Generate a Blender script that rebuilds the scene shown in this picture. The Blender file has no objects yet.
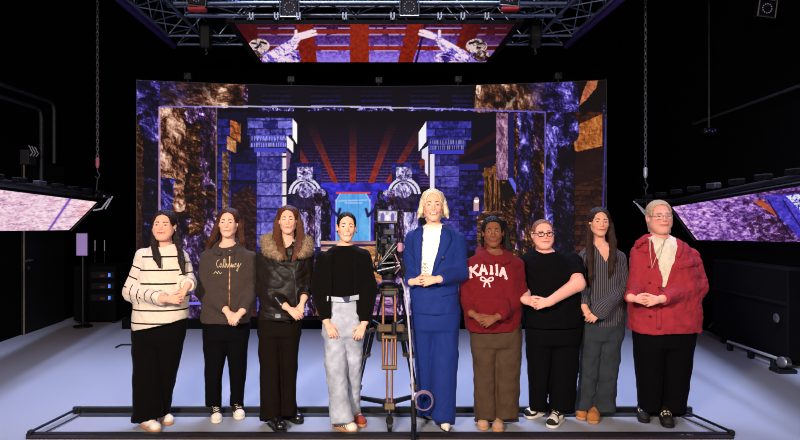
import bpy, math, random
import numpy as np
from mathutils import Vector, Matrix
from mathutils.bvhtree import BVHTree

SC = bpy.context.scene
COL = SC.collection
# ------------------------------------------------------------------ camera
F_PX, CX, CY, EYE = 620.0, 370.0, 214.0, 1.6          # focal length and vanishing point of the room axis
cam = bpy.data.objects.new('camera', bpy.data.cameras.new('camera'))
COL.objects.link(cam)
cam.location = (0, 0, EYE)
cam.rotation_euler = (math.radians(90), 0, 0)
cam.data.sensor_width = 36.0
cam.data.lens = F_PX / 800.0 * 36.0
cam.data.shift_x = (400.0 - CX) / 800.0
cam.data.shift_y = -(220.0 - CY) / 800.0
cam.data.clip_start = 0.05
SC.camera = cam
SC.view_settings.view_transform = 'Standard'
SC.view_settings.look = 'None'
SC.view_settings.exposure = 0.0
SC.view_settings.gamma = 1.0
SC.view_settings.use_curve_mapping = False
SC.cycles.use_denoising = True
SC.cycles.max_bounces = 6
SC.cycles.filter_width = 0.95
SC.cycles.denoising_prefilter = 'ACCURATE'
# ------------------------------------------------------------------ world (dark studio)
W = bpy.data.worlds.new('studio_dark')
W.use_nodes = True
SC.world = W
W.node_tree.nodes['Background'].inputs[0].default_value = (0.05, 0.06, 0.1, 1)
W.node_tree.nodes['Background'].inputs[1].default_value = 0.02


def area(name, loc, target, size, power, color, size_y=None, spread=180):
    l = bpy.data.lights.new(name, 'AREA')
    l.energy = power
    l.color = color
    l.size = size
    if size_y:
        l.shape = 'RECTANGLE'
        l.size_y = size_y
    l.spread = math.radians(spread)
    o = bpy.data.objects.new(name, l)
    COL.objects.link(o)
    o.location = loc
    d = Vector(target) - Vector(loc)
    o.rotation_euler = d.to_track_quat('-Z', 'Y').to_euler()
    o['kind'] = 'helper'
    return o


# frontal studio soft lights, high behind the photographer
area('key_light_left', (-1.9, -0.5, 2.9), (0.0, 4.7, 1.1), 0.45, 148, (1.0, 0.83, 0.70), None, 110)
area('key_light_right', (1.3, -0.4, 2.9), (0.2, 4.7, 1.1), 0.45, 66, (1.0, 0.85, 0.75), None, 110)
# blue-white overhead stage wash rigged above the volume, and a narrow strip along each side
area('overhead_wash', (0.0, 6.7, 4.75), (0.0, 5.9, 0.0), 3.2, 120, (0.50, 0.60, 1.0), 0.9, 84)
area('overhead_strip_left', (-3.3, 5.6, 4.7), (-3.3, 5.6, 0.0), 0.12, 60, (0.52, 0.60, 1.0), 2.8, 80)
area('overhead_strip_right', (3.3, 5.6, 4.7), (3.3, 5.6, 0.0), 0.12, 66, (0.52, 0.60, 1.0), 2.8, 80)


# ------------------------------------------------------------------ helpers
def lin(c):
    c = np.asarray(c, float) / 255.0
    return np.where(c <= 0.04045, c / 12.92, ((c + 0.055) / 1.055) ** 2.4)


def P(px, py, d):
    """point of the place seen at that spot of the photo, at distance d"""
    return np.array([(px - CX) * d / F_PX, d, EYE + (CY - py) * d / F_PX])


def floor_d(py):
    return EYE * F_PX / (py - CY)


MATS = {}


def mat(name, rgb, rough=0.6, metal=0.0, spec=0.3, noise=0.0, nscale=30.0, bump=0.0, bscale=200.0,
        stretch=(1, 1, 1), emit=None, estr=0.0, attr=None, sheen=0.0, coat=0.0):
    """procedural principled material, colour in 0-255 sRGB, gentle noise mottling and bump"""
    if name in MATS:
        return MATS[name]
    m = bpy.data.materials.new(name)
    m.use_nodes = True
    nt = m.node_tree
    b = nt.nodes['Principled BSDF']
    c = lin(rgb)
    b.inputs['Base Color'].default_value = (*c, 1)
    b.inputs['Roughness'].default_value = rough
    b.inputs['Metallic'].default_value = metal
    b.inputs['Specular IOR Level'].default_value = spec
    b.inputs['Sheen Weight'].default_value = sheen * .3
    b.inputs['Coat Weight'].default_value = coat
    tc = nt.nodes.new('ShaderNodeTexCoord')
    mp = nt.nodes.new('ShaderNodeMapping')
    mp.inputs['Scale'].default_value = stretch
    nt.links.new(tc.outputs['Object'], mp.inputs['Vector'])
    src = None
    if attr:
        a = nt.nodes.new('ShaderNodeAttribute')
        a.attribute_name = attr
        src = a.outputs['Color']
        nt.links.new(src, b.inputs['Base Color'])
    if noise > 0:
        n = nt.nodes.new('ShaderNodeTexNoise')
        n.inputs['Scale'].default_value = nscale
        n.inputs['Detail'].default_value = 4
        nt.links.new(mp.outputs[0], n.inputs['Vector'])
        r = nt.nodes.new('ShaderNodeMapRange')
        r.inputs['From Min'].default_value = 0.3
        r.inputs['From Max'].default_value = 0.7
        r.inputs['To Min'].default_value = 1 - noise
        r.inputs['To Max'].default_value = 1 + noise
        nt.links.new(n.outputs['Fac'], r.inputs['Value'])
        mx = nt.nodes.new('ShaderNodeMix')
        mx.data_type = 'RGBA'
        mx.blend_type = 'MULTIPLY'
        mx.inputs['Factor'].default_value = 1
        mx.inputs['A'].default_value = (*c, 1)
        if src:
            nt.links.new(src, mx.inputs['A'])
        nt.links.new(r.outputs[0], mx.inputs['B'])
        nt.links.new(mx.outputs['Result'], b.inputs['Base Color'])
    if bump > 0:
        n2 = nt.nodes.new('ShaderNodeTexNoise')
        n2.inputs['Scale'].default_value = bscale
        n2.inputs['Detail'].default_value = 3
        nt.links.new(mp.outputs[0], n2.inputs['Vector'])
        bp = nt.nodes.new('ShaderNodeBump')
        bp.inputs['Strength'].default_value = bump
        bp.inputs['Distance'].default_value = 0.01
        nt.links.new(n2.outputs['Fac'], bp.inputs['Height'])
        nt.links.new(bp.outputs[0], b.inputs['Normal'])
    if emit is not None:
        b.inputs['Emission Color'].default_value = (*lin(emit), 1)
        b.inputs['Emission Strength'].default_value = estr
    MATS[name] = m
    return m


def screen_mat(name, strength):
    m = bpy.data.materials.new(name)
    m.use_nodes = True
    nt = m.node_tree
    b = nt.nodes['Principled BSDF']
    b.inputs['Base Color'].default_value = (0.004, 0.004, 0.005, 1)
    b.inputs['Roughness'].default_value = 0.6
    b.inputs['Specular IOR Level'].default_value = 0.1
    a = nt.nodes.new('ShaderNodeAttribute')
    a.attribute_name = 'picture'
    nt.links.new(a.outputs['Color'], b.inputs['Emission Color'])
    b.inputs['Emission Strength'].default_value = strength
    return m


def mesh_np(name, V, Q, m=None, smooth=True, T=None):
    """mesh from numpy: V (n,3), Q (m,4) quads and/or T (k,3) triangles"""
    me = bpy.data.meshes.new(name)
    V = np.asarray(V, np.float32)
    Q = np.zeros((0, 4), int) if Q is None else np.asarray(Q, int)
    T = np.zeros((0, 3), int) if T is None else np.asarray(T, int)
    me.vertices.add(len(V))
    me.vertices.foreach_set('co', V.ravel())
    idx = np.concatenate([Q.ravel(), T.ravel()]).astype(np.int32)
    me.loops.add(len(idx))
    me.loops.foreach_set('vertex_index', idx)
    n = len(Q) + len(T)
    me.polygons.add(n)
    st = np.concatenate([np.arange(len(Q)) * 4, len(Q) * 4 + np.arange(len(T)) * 3]).astype(np.int32)
    me.polygons.foreach_set('loop_start', st)
    me.update(calc_edges=True)
    me.polygons.foreach_set('use_smooth', np.full(n, smooth))
    if m:
        me.materials.append(m)
    return me


def link(name, me, parent=None, loc=(0, 0, 0)):
    o = bpy.data.objects.new(name, me)
    COL.objects.link(o)
    o.location = loc
    if parent is not None:
        o.parent = parent
    return o


def tag(o, label, cat, group=None):
    o['label'] = label
    o['category'] = cat
    if group:
        o['group'] = group
    return o


def struct(o):
    o['kind'] = 'structure'
    return o


def empty(name, loc, label, cat, group=None):
    o = link(name, None, loc=loc)
    o.empty_display_size = 0.1
    return tag(o, label, cat, group)


class MB:
    """collects boxes, tubes, lathes and links them as ONE mesh"""

    def __init__(self):
        self.v, self.q, self.n, self.mi, self.mats, self.cur = [], [], 0, [], [], 0
        self.off = np.zeros(3)

    def use(self, m):
        if m not in self.mats:
            self.mats.append(m)
        self.cur = self.mats.index(m)
        return self

    def add(self, V, Fs):
        V = np.asarray(V, float)
        self.v.append(V)
        for f in Fs:
            self.q.append([i + self.n for i in f])
            self.mi.append(self.cur)
        self.n += len(V)
        return self

    def box(self, c, s, rot=None, bevel=0.0):
        c, s = np.asarray(c, float), np.asarray(s, float) / 2
        b = min(bevel, 0.49 * 2 * s.min())
        if b <= 0:
            V = np.array([[x, y, z] for z in (-1, 1) for y in (-1, 1) for x in (-1, 1)]) * s
            Fs = [(0, 2, 3, 1), (4, 5, 7, 6), (0, 1, 5, 4), (2, 6, 7, 3), (0, 4, 6, 2), (1, 3, 7, 5)]
        else:
            V, idx = [], {}
            for sx in (-1, 1):
                for sy in (-1, 1):
                    for sz in (-1, 1):
                        for k in range(3):
                            p = np.array([sx, sy, sz]) * (s - b)
                            p[k] += (sx, sy, sz)[k] * b
                            idx[(sx, sy, sz, k)] = len(V)
                            V.append(p)
            V = np.array(V)
            Fs = []
            for k in range(3):
                for sg in (-1, 1):
                    a, bb = [(1, 2), (2, 0), (0, 1)][k]
                    ring = []
                    for (u, w) in ((-1, -1), (1, -1), (1, 1), (-1, 1)):
                        t = [0, 0, 0]
                        t[k], t[a], t[bb] = sg, u, w
                        ring.append(idx[(*t, k)])
                    Fs.append(tuple(ring if sg > 0 else ring[::-1]))
            for a in range(3):
                bb, c3 = (a + 1) % 3, (a + 2) % 3
                for u in (-1, 1):
                    for w in (-1, 1):
                        t0, t1 = [0, 0, 0], [0, 0, 0]
                        t0[a], t1[a] = -1, 1
                        t0[bb] = t1[bb] = u
                        t0[c3] = t1[c3] = w
                        f = [idx[(*t0, bb)], idx[(*t1, bb)], idx[(*t1, c3)], idx[(*t0, c3)]]
                        Fs.append(tuple(f if u * w > 0 else f[::-1]))
            for sx in (-1, 1):
                for sy in (-1, 1):
                    for sz in (-1, 1):
                        f = [idx[(sx, sy, sz, k)] for k in range(3)]
                        Fs.append(tuple(f if sx * sy * sz > 0 else f[::-1]))
        if rot is not None:
            V = V @ np.asarray(rot.to_3x3() if hasattr(rot, 'to_3x3') else rot).T
        return self.add(V + c, Fs)

    def tube(self, pts, r, n=10, closed=False, cap=True):
        pts = [np.asarray(p, float) for p in pts]
        m = len(pts)
        rs = r if hasattr(r, '__len__') else [r] * m
        V, Fs = [], []
        up = None
        for i in range(m):
            a = pts[i - 1] if (i > 0 or closed) else pts[i]
            b = pts[(i + 1) % m] if (i < m - 1 or closed) else pts[i]
            t = b - a
            t = t / (np.linalg.norm(t) + 1e-12)
            if up is None:
                up = np.array([0, 0, 1.0]) if abs(t[2]) < 0.9 else np.array([1.0, 0, 0])
            u = np.cross(t, up)
            if np.linalg.norm(u) < 1e-6:
                u = np.cross(t, np.array([0.3, 0.9, 0.1]))
            u /= np.linalg.norm(u)
            w = np.cross(u, t)
            up = w
            for k in range(n):
                an = 2 * math.pi * k / n
                V.append(pts[i] + rs[i] * (math.cos(an) * u + math.sin(an) * w))
        for i in range(m if closed else m - 1):
            j = (i + 1) % m
            for k in range(n):
                k2 = (k + 1) % n
                Fs.append((i * n + k, i * n + k2, j * n + k2, j * n + k))
        if cap and not closed:
            Fs.append(tuple(range(n))[::-1])
            Fs.append(tuple((m - 1) * n + k for k in range(n)))
        return self.add(V, Fs)

    def lathe(self, base, axis, prof, n=20):
        """prof: list of (radius, height along axis)"""
        base = np.asarray(base, float)
        ax = np.asarray(axis, float)
        ax = ax / np.linalg.norm(ax)
        pts = [base + ax * h for r, h in prof]
        t = ax
        up = np.array([0, 0, 1.0]) if abs(t[2]) < 0.9 else np.array([1.0, 0, 0])
        u = np.cross(t, up)
        u /= np.linalg.norm(u)
        w = np.cross(u, t)
        V, Fs = [], []
        for p, (r, h) in zip(pts, prof):
            for k in range(n):
                an = 2 * math.pi * k / n
                V.append(p + r * (math.cos(an) * u + math.sin(an) * w))
        for i in range(len(prof) - 1):
            for k in range(n):
                k2 = (k + 1) % n
                Fs.append((i * n + k, i * n + k2, (i + 1) * n + k2, (i + 1) * n + k))
        Fs.append(tuple(range(n))[::-1])
        Fs.append(tuple((len(prof) - 1) * n + k for k in range(n)))
        return self.add(V, Fs)

    def build(self, name, m=None, parent=None, origin=(0, 0, 0), smooth=False):
        V = np.concatenate(self.v) - np.asarray(origin, float)
        me = bpy.data.meshes.new(name)
        me.from_pydata(V.tolist(), [], self.q)
        if m is not None:
            me.materials.append(m)
        else:
            for x in self.mats:
                me.materials.append(x)
            me.polygons.foreach_set('material_index', np.array(self.mi, np.int32))
        if smooth:
            me.polygons.foreach_set('use_smooth', np.full(len(me.polygons), True))
            me.set_sharp_from_angle(angle=math.radians(40))
        me.update()
        loc = (0, 0, 0) if parent is not None else tuple(origin)
        return link(name, me, parent, loc)


# value noise ---------------------------------------------------------------
_rs = np.random.RandomState(7)
_T3 = _rs.rand(32, 32, 32).astype(np.float32)
_T2 = _rs.rand(8, 128, 128).astype(np.float32)


def noise3(x, y, z):
    xi, yi, zi = np.floor(x).astype(int), np.floor(y).astype(int), np.floor(z).astype(int)
    fx, fy, fz = x - xi, y - yi, z - zi
    fx, fy, fz = [t * t * (3 - 2 * t) for t in (fx, fy, fz)]
    g = lambda a, b, c: _T3[(xi + a) % 32, (yi + b) % 32, (zi + c) % 32]
    L = lambda p, q, t: p + (q - p) * t
    return L(L(L(g(0, 0, 0), g(1, 0, 0), fx), L(g(0, 1, 0), g(1, 1, 0), fx), fy),
             L(L(g(0, 0, 1), g(1, 0, 1), fx), L(g(0, 1, 1), g(1, 1, 1), fx), fy), fz) * 2 - 1


def noise2(x, y, seed=0):
    xi, yi = np.floor(x).astype(int), np.floor(y).astype(int)
    fx, fy = x - xi, y - yi
    fx, fy = fx * fx * (3 - 2 * fx), fy * fy * (3 - 2 * fy)
    t = _T2[seed % 8]
    o = seed * 37
    g = lambda a, b: t[(xi + a + o) % 128, (yi + b + o) % 128]
    return (g(0, 0) * (1 - fx) + g(1, 0) * fx) * (1 - fy) + (g(0, 1) * (1 - fx) + g(1, 1) * fx) * fy


def fbm(x, y, seed=0, octv=4, gain=0.55):
    s, a, tot = 0, 1.0, 0
    for i in range(octv):
        s = s + a * noise2(x * 2 ** i, y * 2 ** i, seed + i)
        tot += a
        a *= gain
    return s / tot


# ------------------------------------------------------------------ implicit surfaces
def surfnet(Fv, xs, ys, zs):
    S = Fv < 0
    c = np.zeros(tuple(n - 1 for n in Fv.shape), np.uint8)
    sl = lambda o, n: slice(o, n - 1 + o)
    nx, ny, nz = Fv.shape
    for a in (0, 1):
        for b in (0, 1):
            for d in (0, 1):
                c += S[sl(a, nx), sl(b, ny), sl(d, nz)]
    act = (c > 0) & (c < 8)
    I = np.argwhere(act)
    idx = np.full(act.shape, -1, np.int64)
    idx[act] = np.arange(len(I))
    ix, iy, iz = I.T
    cv = {}
    for a in (0, 1):
        for b in (0, 1):
            for d in (0, 1):
                cv[(a, b, d)] = Fv[ix + a, iy + b, iz + d]
    acc = np.zeros((len(I), 3))
    cnt = np.zeros(len(I))
    ks = list(cv)
    for k in ks:
        for ax in range(3):
            if k[ax] == 0:
                k2 = list(k)
                k2[ax] = 1
                fa, fb = cv[k], cv[tuple(k2)]
                m = (fa < 0) != (fb < 0)
                t = np.zeros(len(fa))
                t[m] = fa[m] / (fa[m] - fb[m])
                p = np.tile(np.array(k, float), (len(fa), 1))
                p[:, ax] += t
                acc[m] += p[m]
                cnt[m] += 1
    pos = I + acc / cnt[:, None]
    V = np.stack([np.interp(pos[:, i], np.arange(len(s)), s) for i, s in enumerate((xs, ys, zs))], 1)
    Q = []
    for ax in range(3):
        sa = [slice(None)] * 3
        sb = [slice(None)] * 3
        sa[ax], sb[ax] = slice(0, -1), slice(1, None)
        a, b = S[tuple(sa)], S[tuple(sb)]
        E = np.argwhere(a != b)
        o1, o2 = [i for i in range(3) if i != ax]
        ok = (E[:, o1] > 0) & (E[:, o2] > 0) & (E[:, o1] < Fv.shape[o1] - 1) & (E[:, o2] < Fv.shape[o2] - 1)
        E = E[ok]
        flip = a[tuple(E.T)]
        q = []
        for (u, w) in ((-1, -1), (0, -1), (0, 0), (-1, 0)):
            e = E.copy()
            e[:, o1] += u
            e[:, o2] += w
            q.append(idx[tuple(e.T)])
        q = np.stack(q, 1)
        if ax == 1:
            flip = ~flip
        q[~flip] = q[~flip][:, ::-1]
        Q.append(q)
    Q = np.concatenate(Q)
    return V, Q[(Q >= 0).all(1)]


def relax(V, Q, it=1, lam=0.5):
    e = np.concatenate([Q[:, [0, 1]], Q[:, [1, 2]], Q[:, [2, 3]], Q[:, [3, 0]]])
    for _ in range(it):
        s = np.zeros_like(V)
        n = np.zeros(len(V))
        for k in range(3):
            s[:, k] = np.bincount(e[:, 0], V[e[:, 1], k], len(V)) + np.bincount(e[:, 1], V[e[:, 0], k], len(V))
        n = np.bincount(e[:, 0], minlength=len(V)) + np.bincount(e[:, 1], minlength=len(V))
        V = V + lam * (s / np.maximum(n, 1)[:, None] - V)
    return V


def vnormals(V, Q):
    n = np.cross(V[Q[:, 2]] - V[Q[:, 0]], V[Q[:, 3]] - V[Q[:, 1]])
    out = np.zeros_like(V)
    for j in range(4):
        for k in range(3):
            out[:, k] += np.bincount(Q[:, j], n[:, k], len(V))
    return out / (np.linalg.norm(out, axis=1, keepdims=True) + 1e-12)


class Field:
    """signed distance field on a (possibly uneven) grid; primitives are blended in inside their own boxes"""

    def __init__(self):
        self.ops = []

    def _add(self, lo, hi, fn, k, sub=False):
        self.ops.append((np.asarray(lo, float), np.asarray(hi, float), fn, k, sub))
        return self

    def cap(self, a, b, r1, r2=None, k=0.01, sy=1.0, sub=False, flat=False):
        """tapering limb from a to b; sy flattens it front to back"""
        a, b = np.asarray(a, float), np.asarray(b, float)
        r2 = r1 if r2 is None else r2
        m = max(r1, r2)
        S = np.array([1, 1 / sy, 1])
        A, B = a * S, b * S
        ba = B - A
        l2 = float(ba @ ba) + 1e-12

        def fn(x, y, z):
            px, py, pz = x - A[0], y / sy - A[1], z - A[2]
            t = np.clip((px * ba[0] + py * ba[1] + pz * ba[2]) / l2, 0, 1)
            d = (np.sqrt((px - ba[0] * t) ** 2 + (py - ba[1] * t) ** 2 + (pz - ba[2] * t) ** 2) - (r1 + (r2 - r1) * t)) * min(1, sy)
            if flat:
                d = np.maximum(d, ((px - ba[0]) * ba[0] + (py - ba[1]) * ba[1] + (pz - ba[2]) * ba[2]) / math.sqrt(l2))
            return d
        return self._add(np.minimum(a, b) - m * max(1, sy), np.maximum(a, b) + m * max(1, sy), fn, k, sub)

    def chain(self, pts, rs, k=0.015, sy=1.0, flat=False):
        for i in range(len(pts) - 1):
            self.cap(pts[i], pts[i + 1], rs[i], rs[i + 1], k, sy, False, flat and i == len(pts) - 2)
        return self

    def ell(self, c, r, k=0.01, R=None, sub=False):
        c, r = np.asarray(c, float), np.asarray(r, float)
        m = r.max()

        def fn(x, y, z):
            px, py, pz = x - c[0], y - c[1], z - c[2]
            if R is not None:
                px, py, pz = (px * R[0, 0] + py * R[1, 0] + pz * R[2, 0], px * R[0, 1] + py * R[1, 1] + pz * R[2, 1],
                              px * R[0, 2] + py * R[1, 2] + pz * R[2, 2])
            k0 = np.sqrt((px / r[0]) ** 2 + (py / r[1]) ** 2 + (pz / r[2]) ** 2)
            k1 = np.sqrt((px / r[0] ** 2) ** 2 + (py / r[1] ** 2) ** 2 + (pz / r[2] ** 2) ** 2) + 1e-9
            return k0 * (k0 - 1) / k1
        return self._add(c - m, c + m, fn, k, sub)

    def loft(self, secs, k=0.02, n=2.3, grow=0.0, zpad=0.0):
        """column through horizontal sections (z, cx, cy, rx, ry)"""
        s = np.array(sorted(secs), float)
        z = s[:, 0]
        zz = np.linspace(z[0], z[-1], 80)
        f = [np.interp(zz, z, s[:, i]) for i in range(1, 5)]
        ker = np.array([1, 2, 3, 2, 1]) / 9.0
        f = [np.convolve(np.pad(t, 2, mode='edge'), ker, 'valid') for t in f]
        f[2], f[3] = f[2] + grow, f[3] + grow
        lo = np.array([(f[0] - f[2]).min(), (f[1] - f[3]).min(), z[0]])
        hi = np.array([(f[0] + f[2]).max(), (f[1] + f[3]).max(), z[-1]])

        def fn(x, y, zq):
            zc = np.clip(zq, z[0], z[-1])
            cx, cy, rx, ry = [np.interp(zc, zz, t) for t in f]
            g = ((np.abs(x - cx) / rx) ** n + (np.abs(y - cy) / ry) ** n) ** (1 / n)
            d = (g - 1) * np.minimum(rx, ry)
            ez = np.maximum(z[0] - zq, zq - z[-1])
            return np.where(ez > 0, np.sqrt(np.maximum(d, 0) ** 2 + ez ** 2), np.maximum(d, ez))
        return self._add(lo, hi, fn, k)

    def cut(self, fn):
        self.ops.append((None, None, fn, 0, True))
        return self

    def mesh(self, h=0.006, zfine=None, hz=None, rel=1, clip=None):
        lo = np.min([o[0] for o in self.ops if o[0] is not None and not o[4]], 0) - 3 * h
        hi = np.max([o[1] for o in self.ops if o[1] is not None and not o[4]], 0) + 3 * h
        if clip:
            lo, hi = np.maximum(lo, clip[0]), np.minimum(hi, clip[1])
        xs = np.arange(lo[0], hi[0] + h, h)
        ys = np.arange(lo[1], hi[1] + h, h)
        if zfine:
            zs = [lo[2]]
            while zs[-1] < hi[2]:
                fine = any(a <= zs[-1] <= b for a, b in zfine)
                zs.append(zs[-1] + (h * 0.9 if fine else hz))
            zs = np.array(zs)
        else:
            zs = np.arange(lo[2], hi[2] + h, h)
        Fv = np.full((len(xs), len(ys), len(zs)), 0.3, np.float32)
        for (a, b, fn, k, sub) in self.ops:
            if a is None:
                d = fn(xs[:, None, None], ys[None, :, None], zs[None, None, :])
                Fv = np.maximum(Fv, -np.broadcast_to(d, Fv.shape)).astype(np.float32)
                continue
            mg = 0.03 + k
            i0, i1 = np.searchsorted(xs, (a[0] - mg, b[0] + mg))
            j0, j1 = np.searchsorted(ys, (a[1] - mg, b[1] + mg))
            k0, k1 = np.searchsorted(zs, (a[2] - mg, b[2] + mg))
            if i1 <= i0 or j1 <= j0 or k1 <= k0:
                continue
            d = fn(xs[i0:i1, None, None], ys[None, j0:j1, None], zs[None, None, k0:k1])
            cur = Fv[i0:i1, j0:j1, k0:k1]
            if sub:
                d = -d
                hh = np.clip(0.5 - 0.5 * (cur - d) / max(k, 1e-6), 0, 1)
                Fv[i0:i1, j0:j1, k0:k1] = cur + (d - cur) * hh + k * hh * (1 - hh)
            else:
                hh = np.clip(0.5 + 0.5 * (cur - d) / max(k, 1e-6), 0, 1)
                Fv[i0:i1, j0:j1, k0:k1] = cur + (d - cur) * hh - k * hh * (1 - hh)
        for ax in range(3):                     # close at the grid's edge
            s = [slice(None)] * 3
            for e in (0, -1):
                s[ax] = e
                Fv[tuple(s)] = np.maximum(Fv[tuple(s)], 0.01)
        V, Q = surfnet(Fv, xs, ys, zs)
        V = relax(V, Q, rel)
        return V, Q


def set_color(me, name, C):
    a = me.color_attributes.new(name, 'FLOAT_COLOR', 'POINT')
    C4 = np.ones((len(C), 4), np.float32)
    C4[:, :3] = C
    a.data.foreach_set('color', C4.ravel())
# ------------------------------------------------------------------ structure
M_BLACK = mat('black_drape', (5, 5, 6), rough=0.95, spec=0.05, noise=0.3, nscale=3, stretch=(6, 6, 0.4), bump=0.3, bscale=4)
M_PAINT = mat('black_paint', (4, 4, 5), rough=0.8, spec=0.15, noise=0.2, nscale=6)
M_BLKMET = mat('black_metal', (14, 14, 16), rough=0.45, spec=0.4, noise=0.2, nscale=40)
M_BLKPLA = mat('black_plastic', (12, 12, 13), rough=0.5, spec=0.4, noise=0.15, nscale=60)
M_ALU = mat('brushed_aluminium', (122, 134, 168), rough=0.34, metal=0.8, noise=0.2, nscale=20, stretch=(1, 1, 1))
M_GREYMET = mat('dull_grey_metal', (60, 62, 70), rough=0.5, metal=0.5, noise=0.2, nscale=20)
M_STEEL = mat('steel', (150, 150, 155), rough=0.4, metal=0.9, noise=0.15, nscale=40)
M_BRACK = mat('silver_bracket', (190, 195, 205), rough=0.4, metal=0.3, noise=0.1)

XL, XR, YB, ZC = -4.62, 4.6, 11.5, 6.0


def floor_material():
    m = mat('studio_floor', (152, 154, 162), rough=0.5, spec=0.3, noise=0.03, nscale=0.9)
    nt = m.node_tree
    b = nt.nodes['Principled BSDF']
    tc = nt.nodes.new('ShaderNodeTexCoord')
    n = nt.nodes.new('ShaderNodeTexNoise')
    n.inputs['Scale'].default_value = 1.7
    n.inputs['Detail'].default_value = 5
    nt.links.new(tc.outputs['Object'], n.inputs['Vector'])
    r = nt.nodes.new('ShaderNodeMapRange')
    r.inputs['To Min'].default_value = 0.38
    r.inputs['To Max'].default_value = 0.6
    nt.links.new(n.outputs['Fac'], r.inputs['Value'])
    nt.links.new(r.outputs[0], b.inputs['Roughness'])
    return m


M_FLOOR = floor_material()


def slab(name, lo, hi, m):
    lo, hi = np.array(lo, float), np.array(hi, float)
    b = MB().box((lo + hi) / 2, hi - lo)
    return struct(b.build(name, m, origin=(*((lo + hi) / 2)[:2], lo[2])))


slab('floor', (XL - 0.2, -2.5, -0.12), (XR + 0.2, YB + 0.2, 0.0), M_FLOOR)
slab('wall_left', (XL - 0.15, -2.5, 0.0), (XL, YB, ZC), M_BLACK)
slab('wall_right', (XR, -2.5, 0.0), (XR + 0.15, YB, ZC), M_BLACK)
slab('wall_back', (XL, YB, 0.0), (XR, YB + 0.15, ZC), M_BLACK)
slab('ceiling', (XL, -2.5, ZC), (XR, YB, ZC + 0.12), M_PAINT)
slab('trim_1', (-3.45, 8.62, 0.0), (3.5, 9.4, 0.13), M_PAINT)          # black plinth under the wall of screens


# ------------------------------------------------------------------ pictures shown on the LED screens
class Pic:
    def __init__(self, px, py):
        self.x, self.y = px, py
        self.C = np.zeros((len(px), 3))

    def rect(self, a, b, c, d):
        return ((self.x >= a) & (self.x < c) & (self.y >= b) & (self.y < d)).astype(float)

    def poly(self, pts):
        ins = np.zeros(len(self.x), bool)
        n = len(pts)
        for i in range(n):
            x1, y1 = pts[i]
            x2, y2 = pts[(i + 1) % n]
            c = (y1 > self.y) != (y2 > self.y)
            t = (x2 - x1) * (self.y - y1) / ((y2 - y1) or 1e-9) + x1
            ins ^= c & (self.x < t)
        return ins.astype(float)

    def ell(self, cx, cy, rx, ry, soft=0.06):
        d = np.sqrt(((self.x - cx) / rx) ** 2 + ((self.y - cy) / ry) ** 2)
        return np.clip((1 - d) / soft, 0, 1)

    def line(self, x1, y1, x2, y2, w):
        dx, dy = x2 - x1, y2 - y1
        t = np.clip(((self.x - x1) * dx + (self.y - y1) * dy) / (dx * dx + dy * dy), 0, 1)
        d = np.hypot(self.x - x1 - t * dx, self.y - y1 - t * dy)
        return np.clip(w / 2 - d + 0.5, 0, 1)

    def rough(self, m, amp=3.0, f=0.15, seed=0):
        """ragged version of a mask function called with warped coordinates"""
        ox, oy = self.x, self.y
        self.x = ox + (fbm(ox * f, oy * f, seed) - 0.5) * 2 * amp
        self.y = oy + (fbm(ox * f, oy * f, seed + 3) - 0.5) * 2 * amp
        r = m()
        self.x, self.y = ox, oy
        return r

    def put(self, m, col):
        col = np.asarray(col, float)
        self.C = self.C * (1 - m[:, None]) + col * m[:, None]

    def ramp(self, t, stops):
        ts = [s[0] for s in stops]
        return np.stack([np.interp(t, ts, [s[1][k] for s in stops]) for k in range(3)], 1)

    def rock(self, m, stops, sx=0.12, sy=0.12, seed=0, con=1.6, spk=0.5, shade=0.9):
        """rough stone as the screen shows it: warped noise with lit and unlit facets"""
        wx = self.x + 9 * (fbm(self.x * .07 + 3, self.y * .07, seed + 4, 3) - .5)
        wy = self.y + 9 * (fbm(self.x * .07, self.y * .07 + 7, seed + 5, 3) - .5)
        h = lambda a, b: fbm(a * sx * 1.4, b * sy * 1.4, seed, 5, 0.66) + .55 * np.abs(fbm(a * sx * .8 + 5, b * sy * .8, seed + 2, 4, 0.6) - .5)
        n = h(wx, wy)
        em = (n - h(wx + 1.0, wy - .8)) * 2.0
        t = 0.40 + (fbm(wx * sx * .8, wy * sy * .8, seed + 6, 4) - 0.5) * con * .85 + em * shade + 0.22 * spk * (noise2(self.x * 0.95, self.y * 0.95, seed + 1) - 0.5)
        self.put(m, self.ramp(np.clip(t, 0, 1), stops))

    def brick(self, m, dark, light, joint, bw, bh, seed=0, skew=0.0, jw=0.18):
        yy = self.y + skew * self.x
        row = np.floor(yy / bh)
        fx = (self.x / bw + 0.5 * (row % 2))
        colm = np.floor(fx)
        v = noise2(colm * 3.7 + 0.5, row * 5.3 + 0.5, seed) * 0.4 + 0.75 * fbm(self.x * 0.35, self.y * 0.35, seed + 1, 4, 0.8) - 0.05
        v = np.clip((v - 0.35) * 1.9, 0, 1)
        base = self.ramp(v, [(0, dark), (0.55, (np.array(dark) * 0.45 + np.array(light) * 0.55)), (1, light)])
        j = ((yy / bh - row) < jw) | ((fx - colm) < jw * 0.5 * bh / bw)
        base[j] = np.asarray(joint) * 0.6 + base[j] * 0.4
        self.put(m, base)


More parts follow.
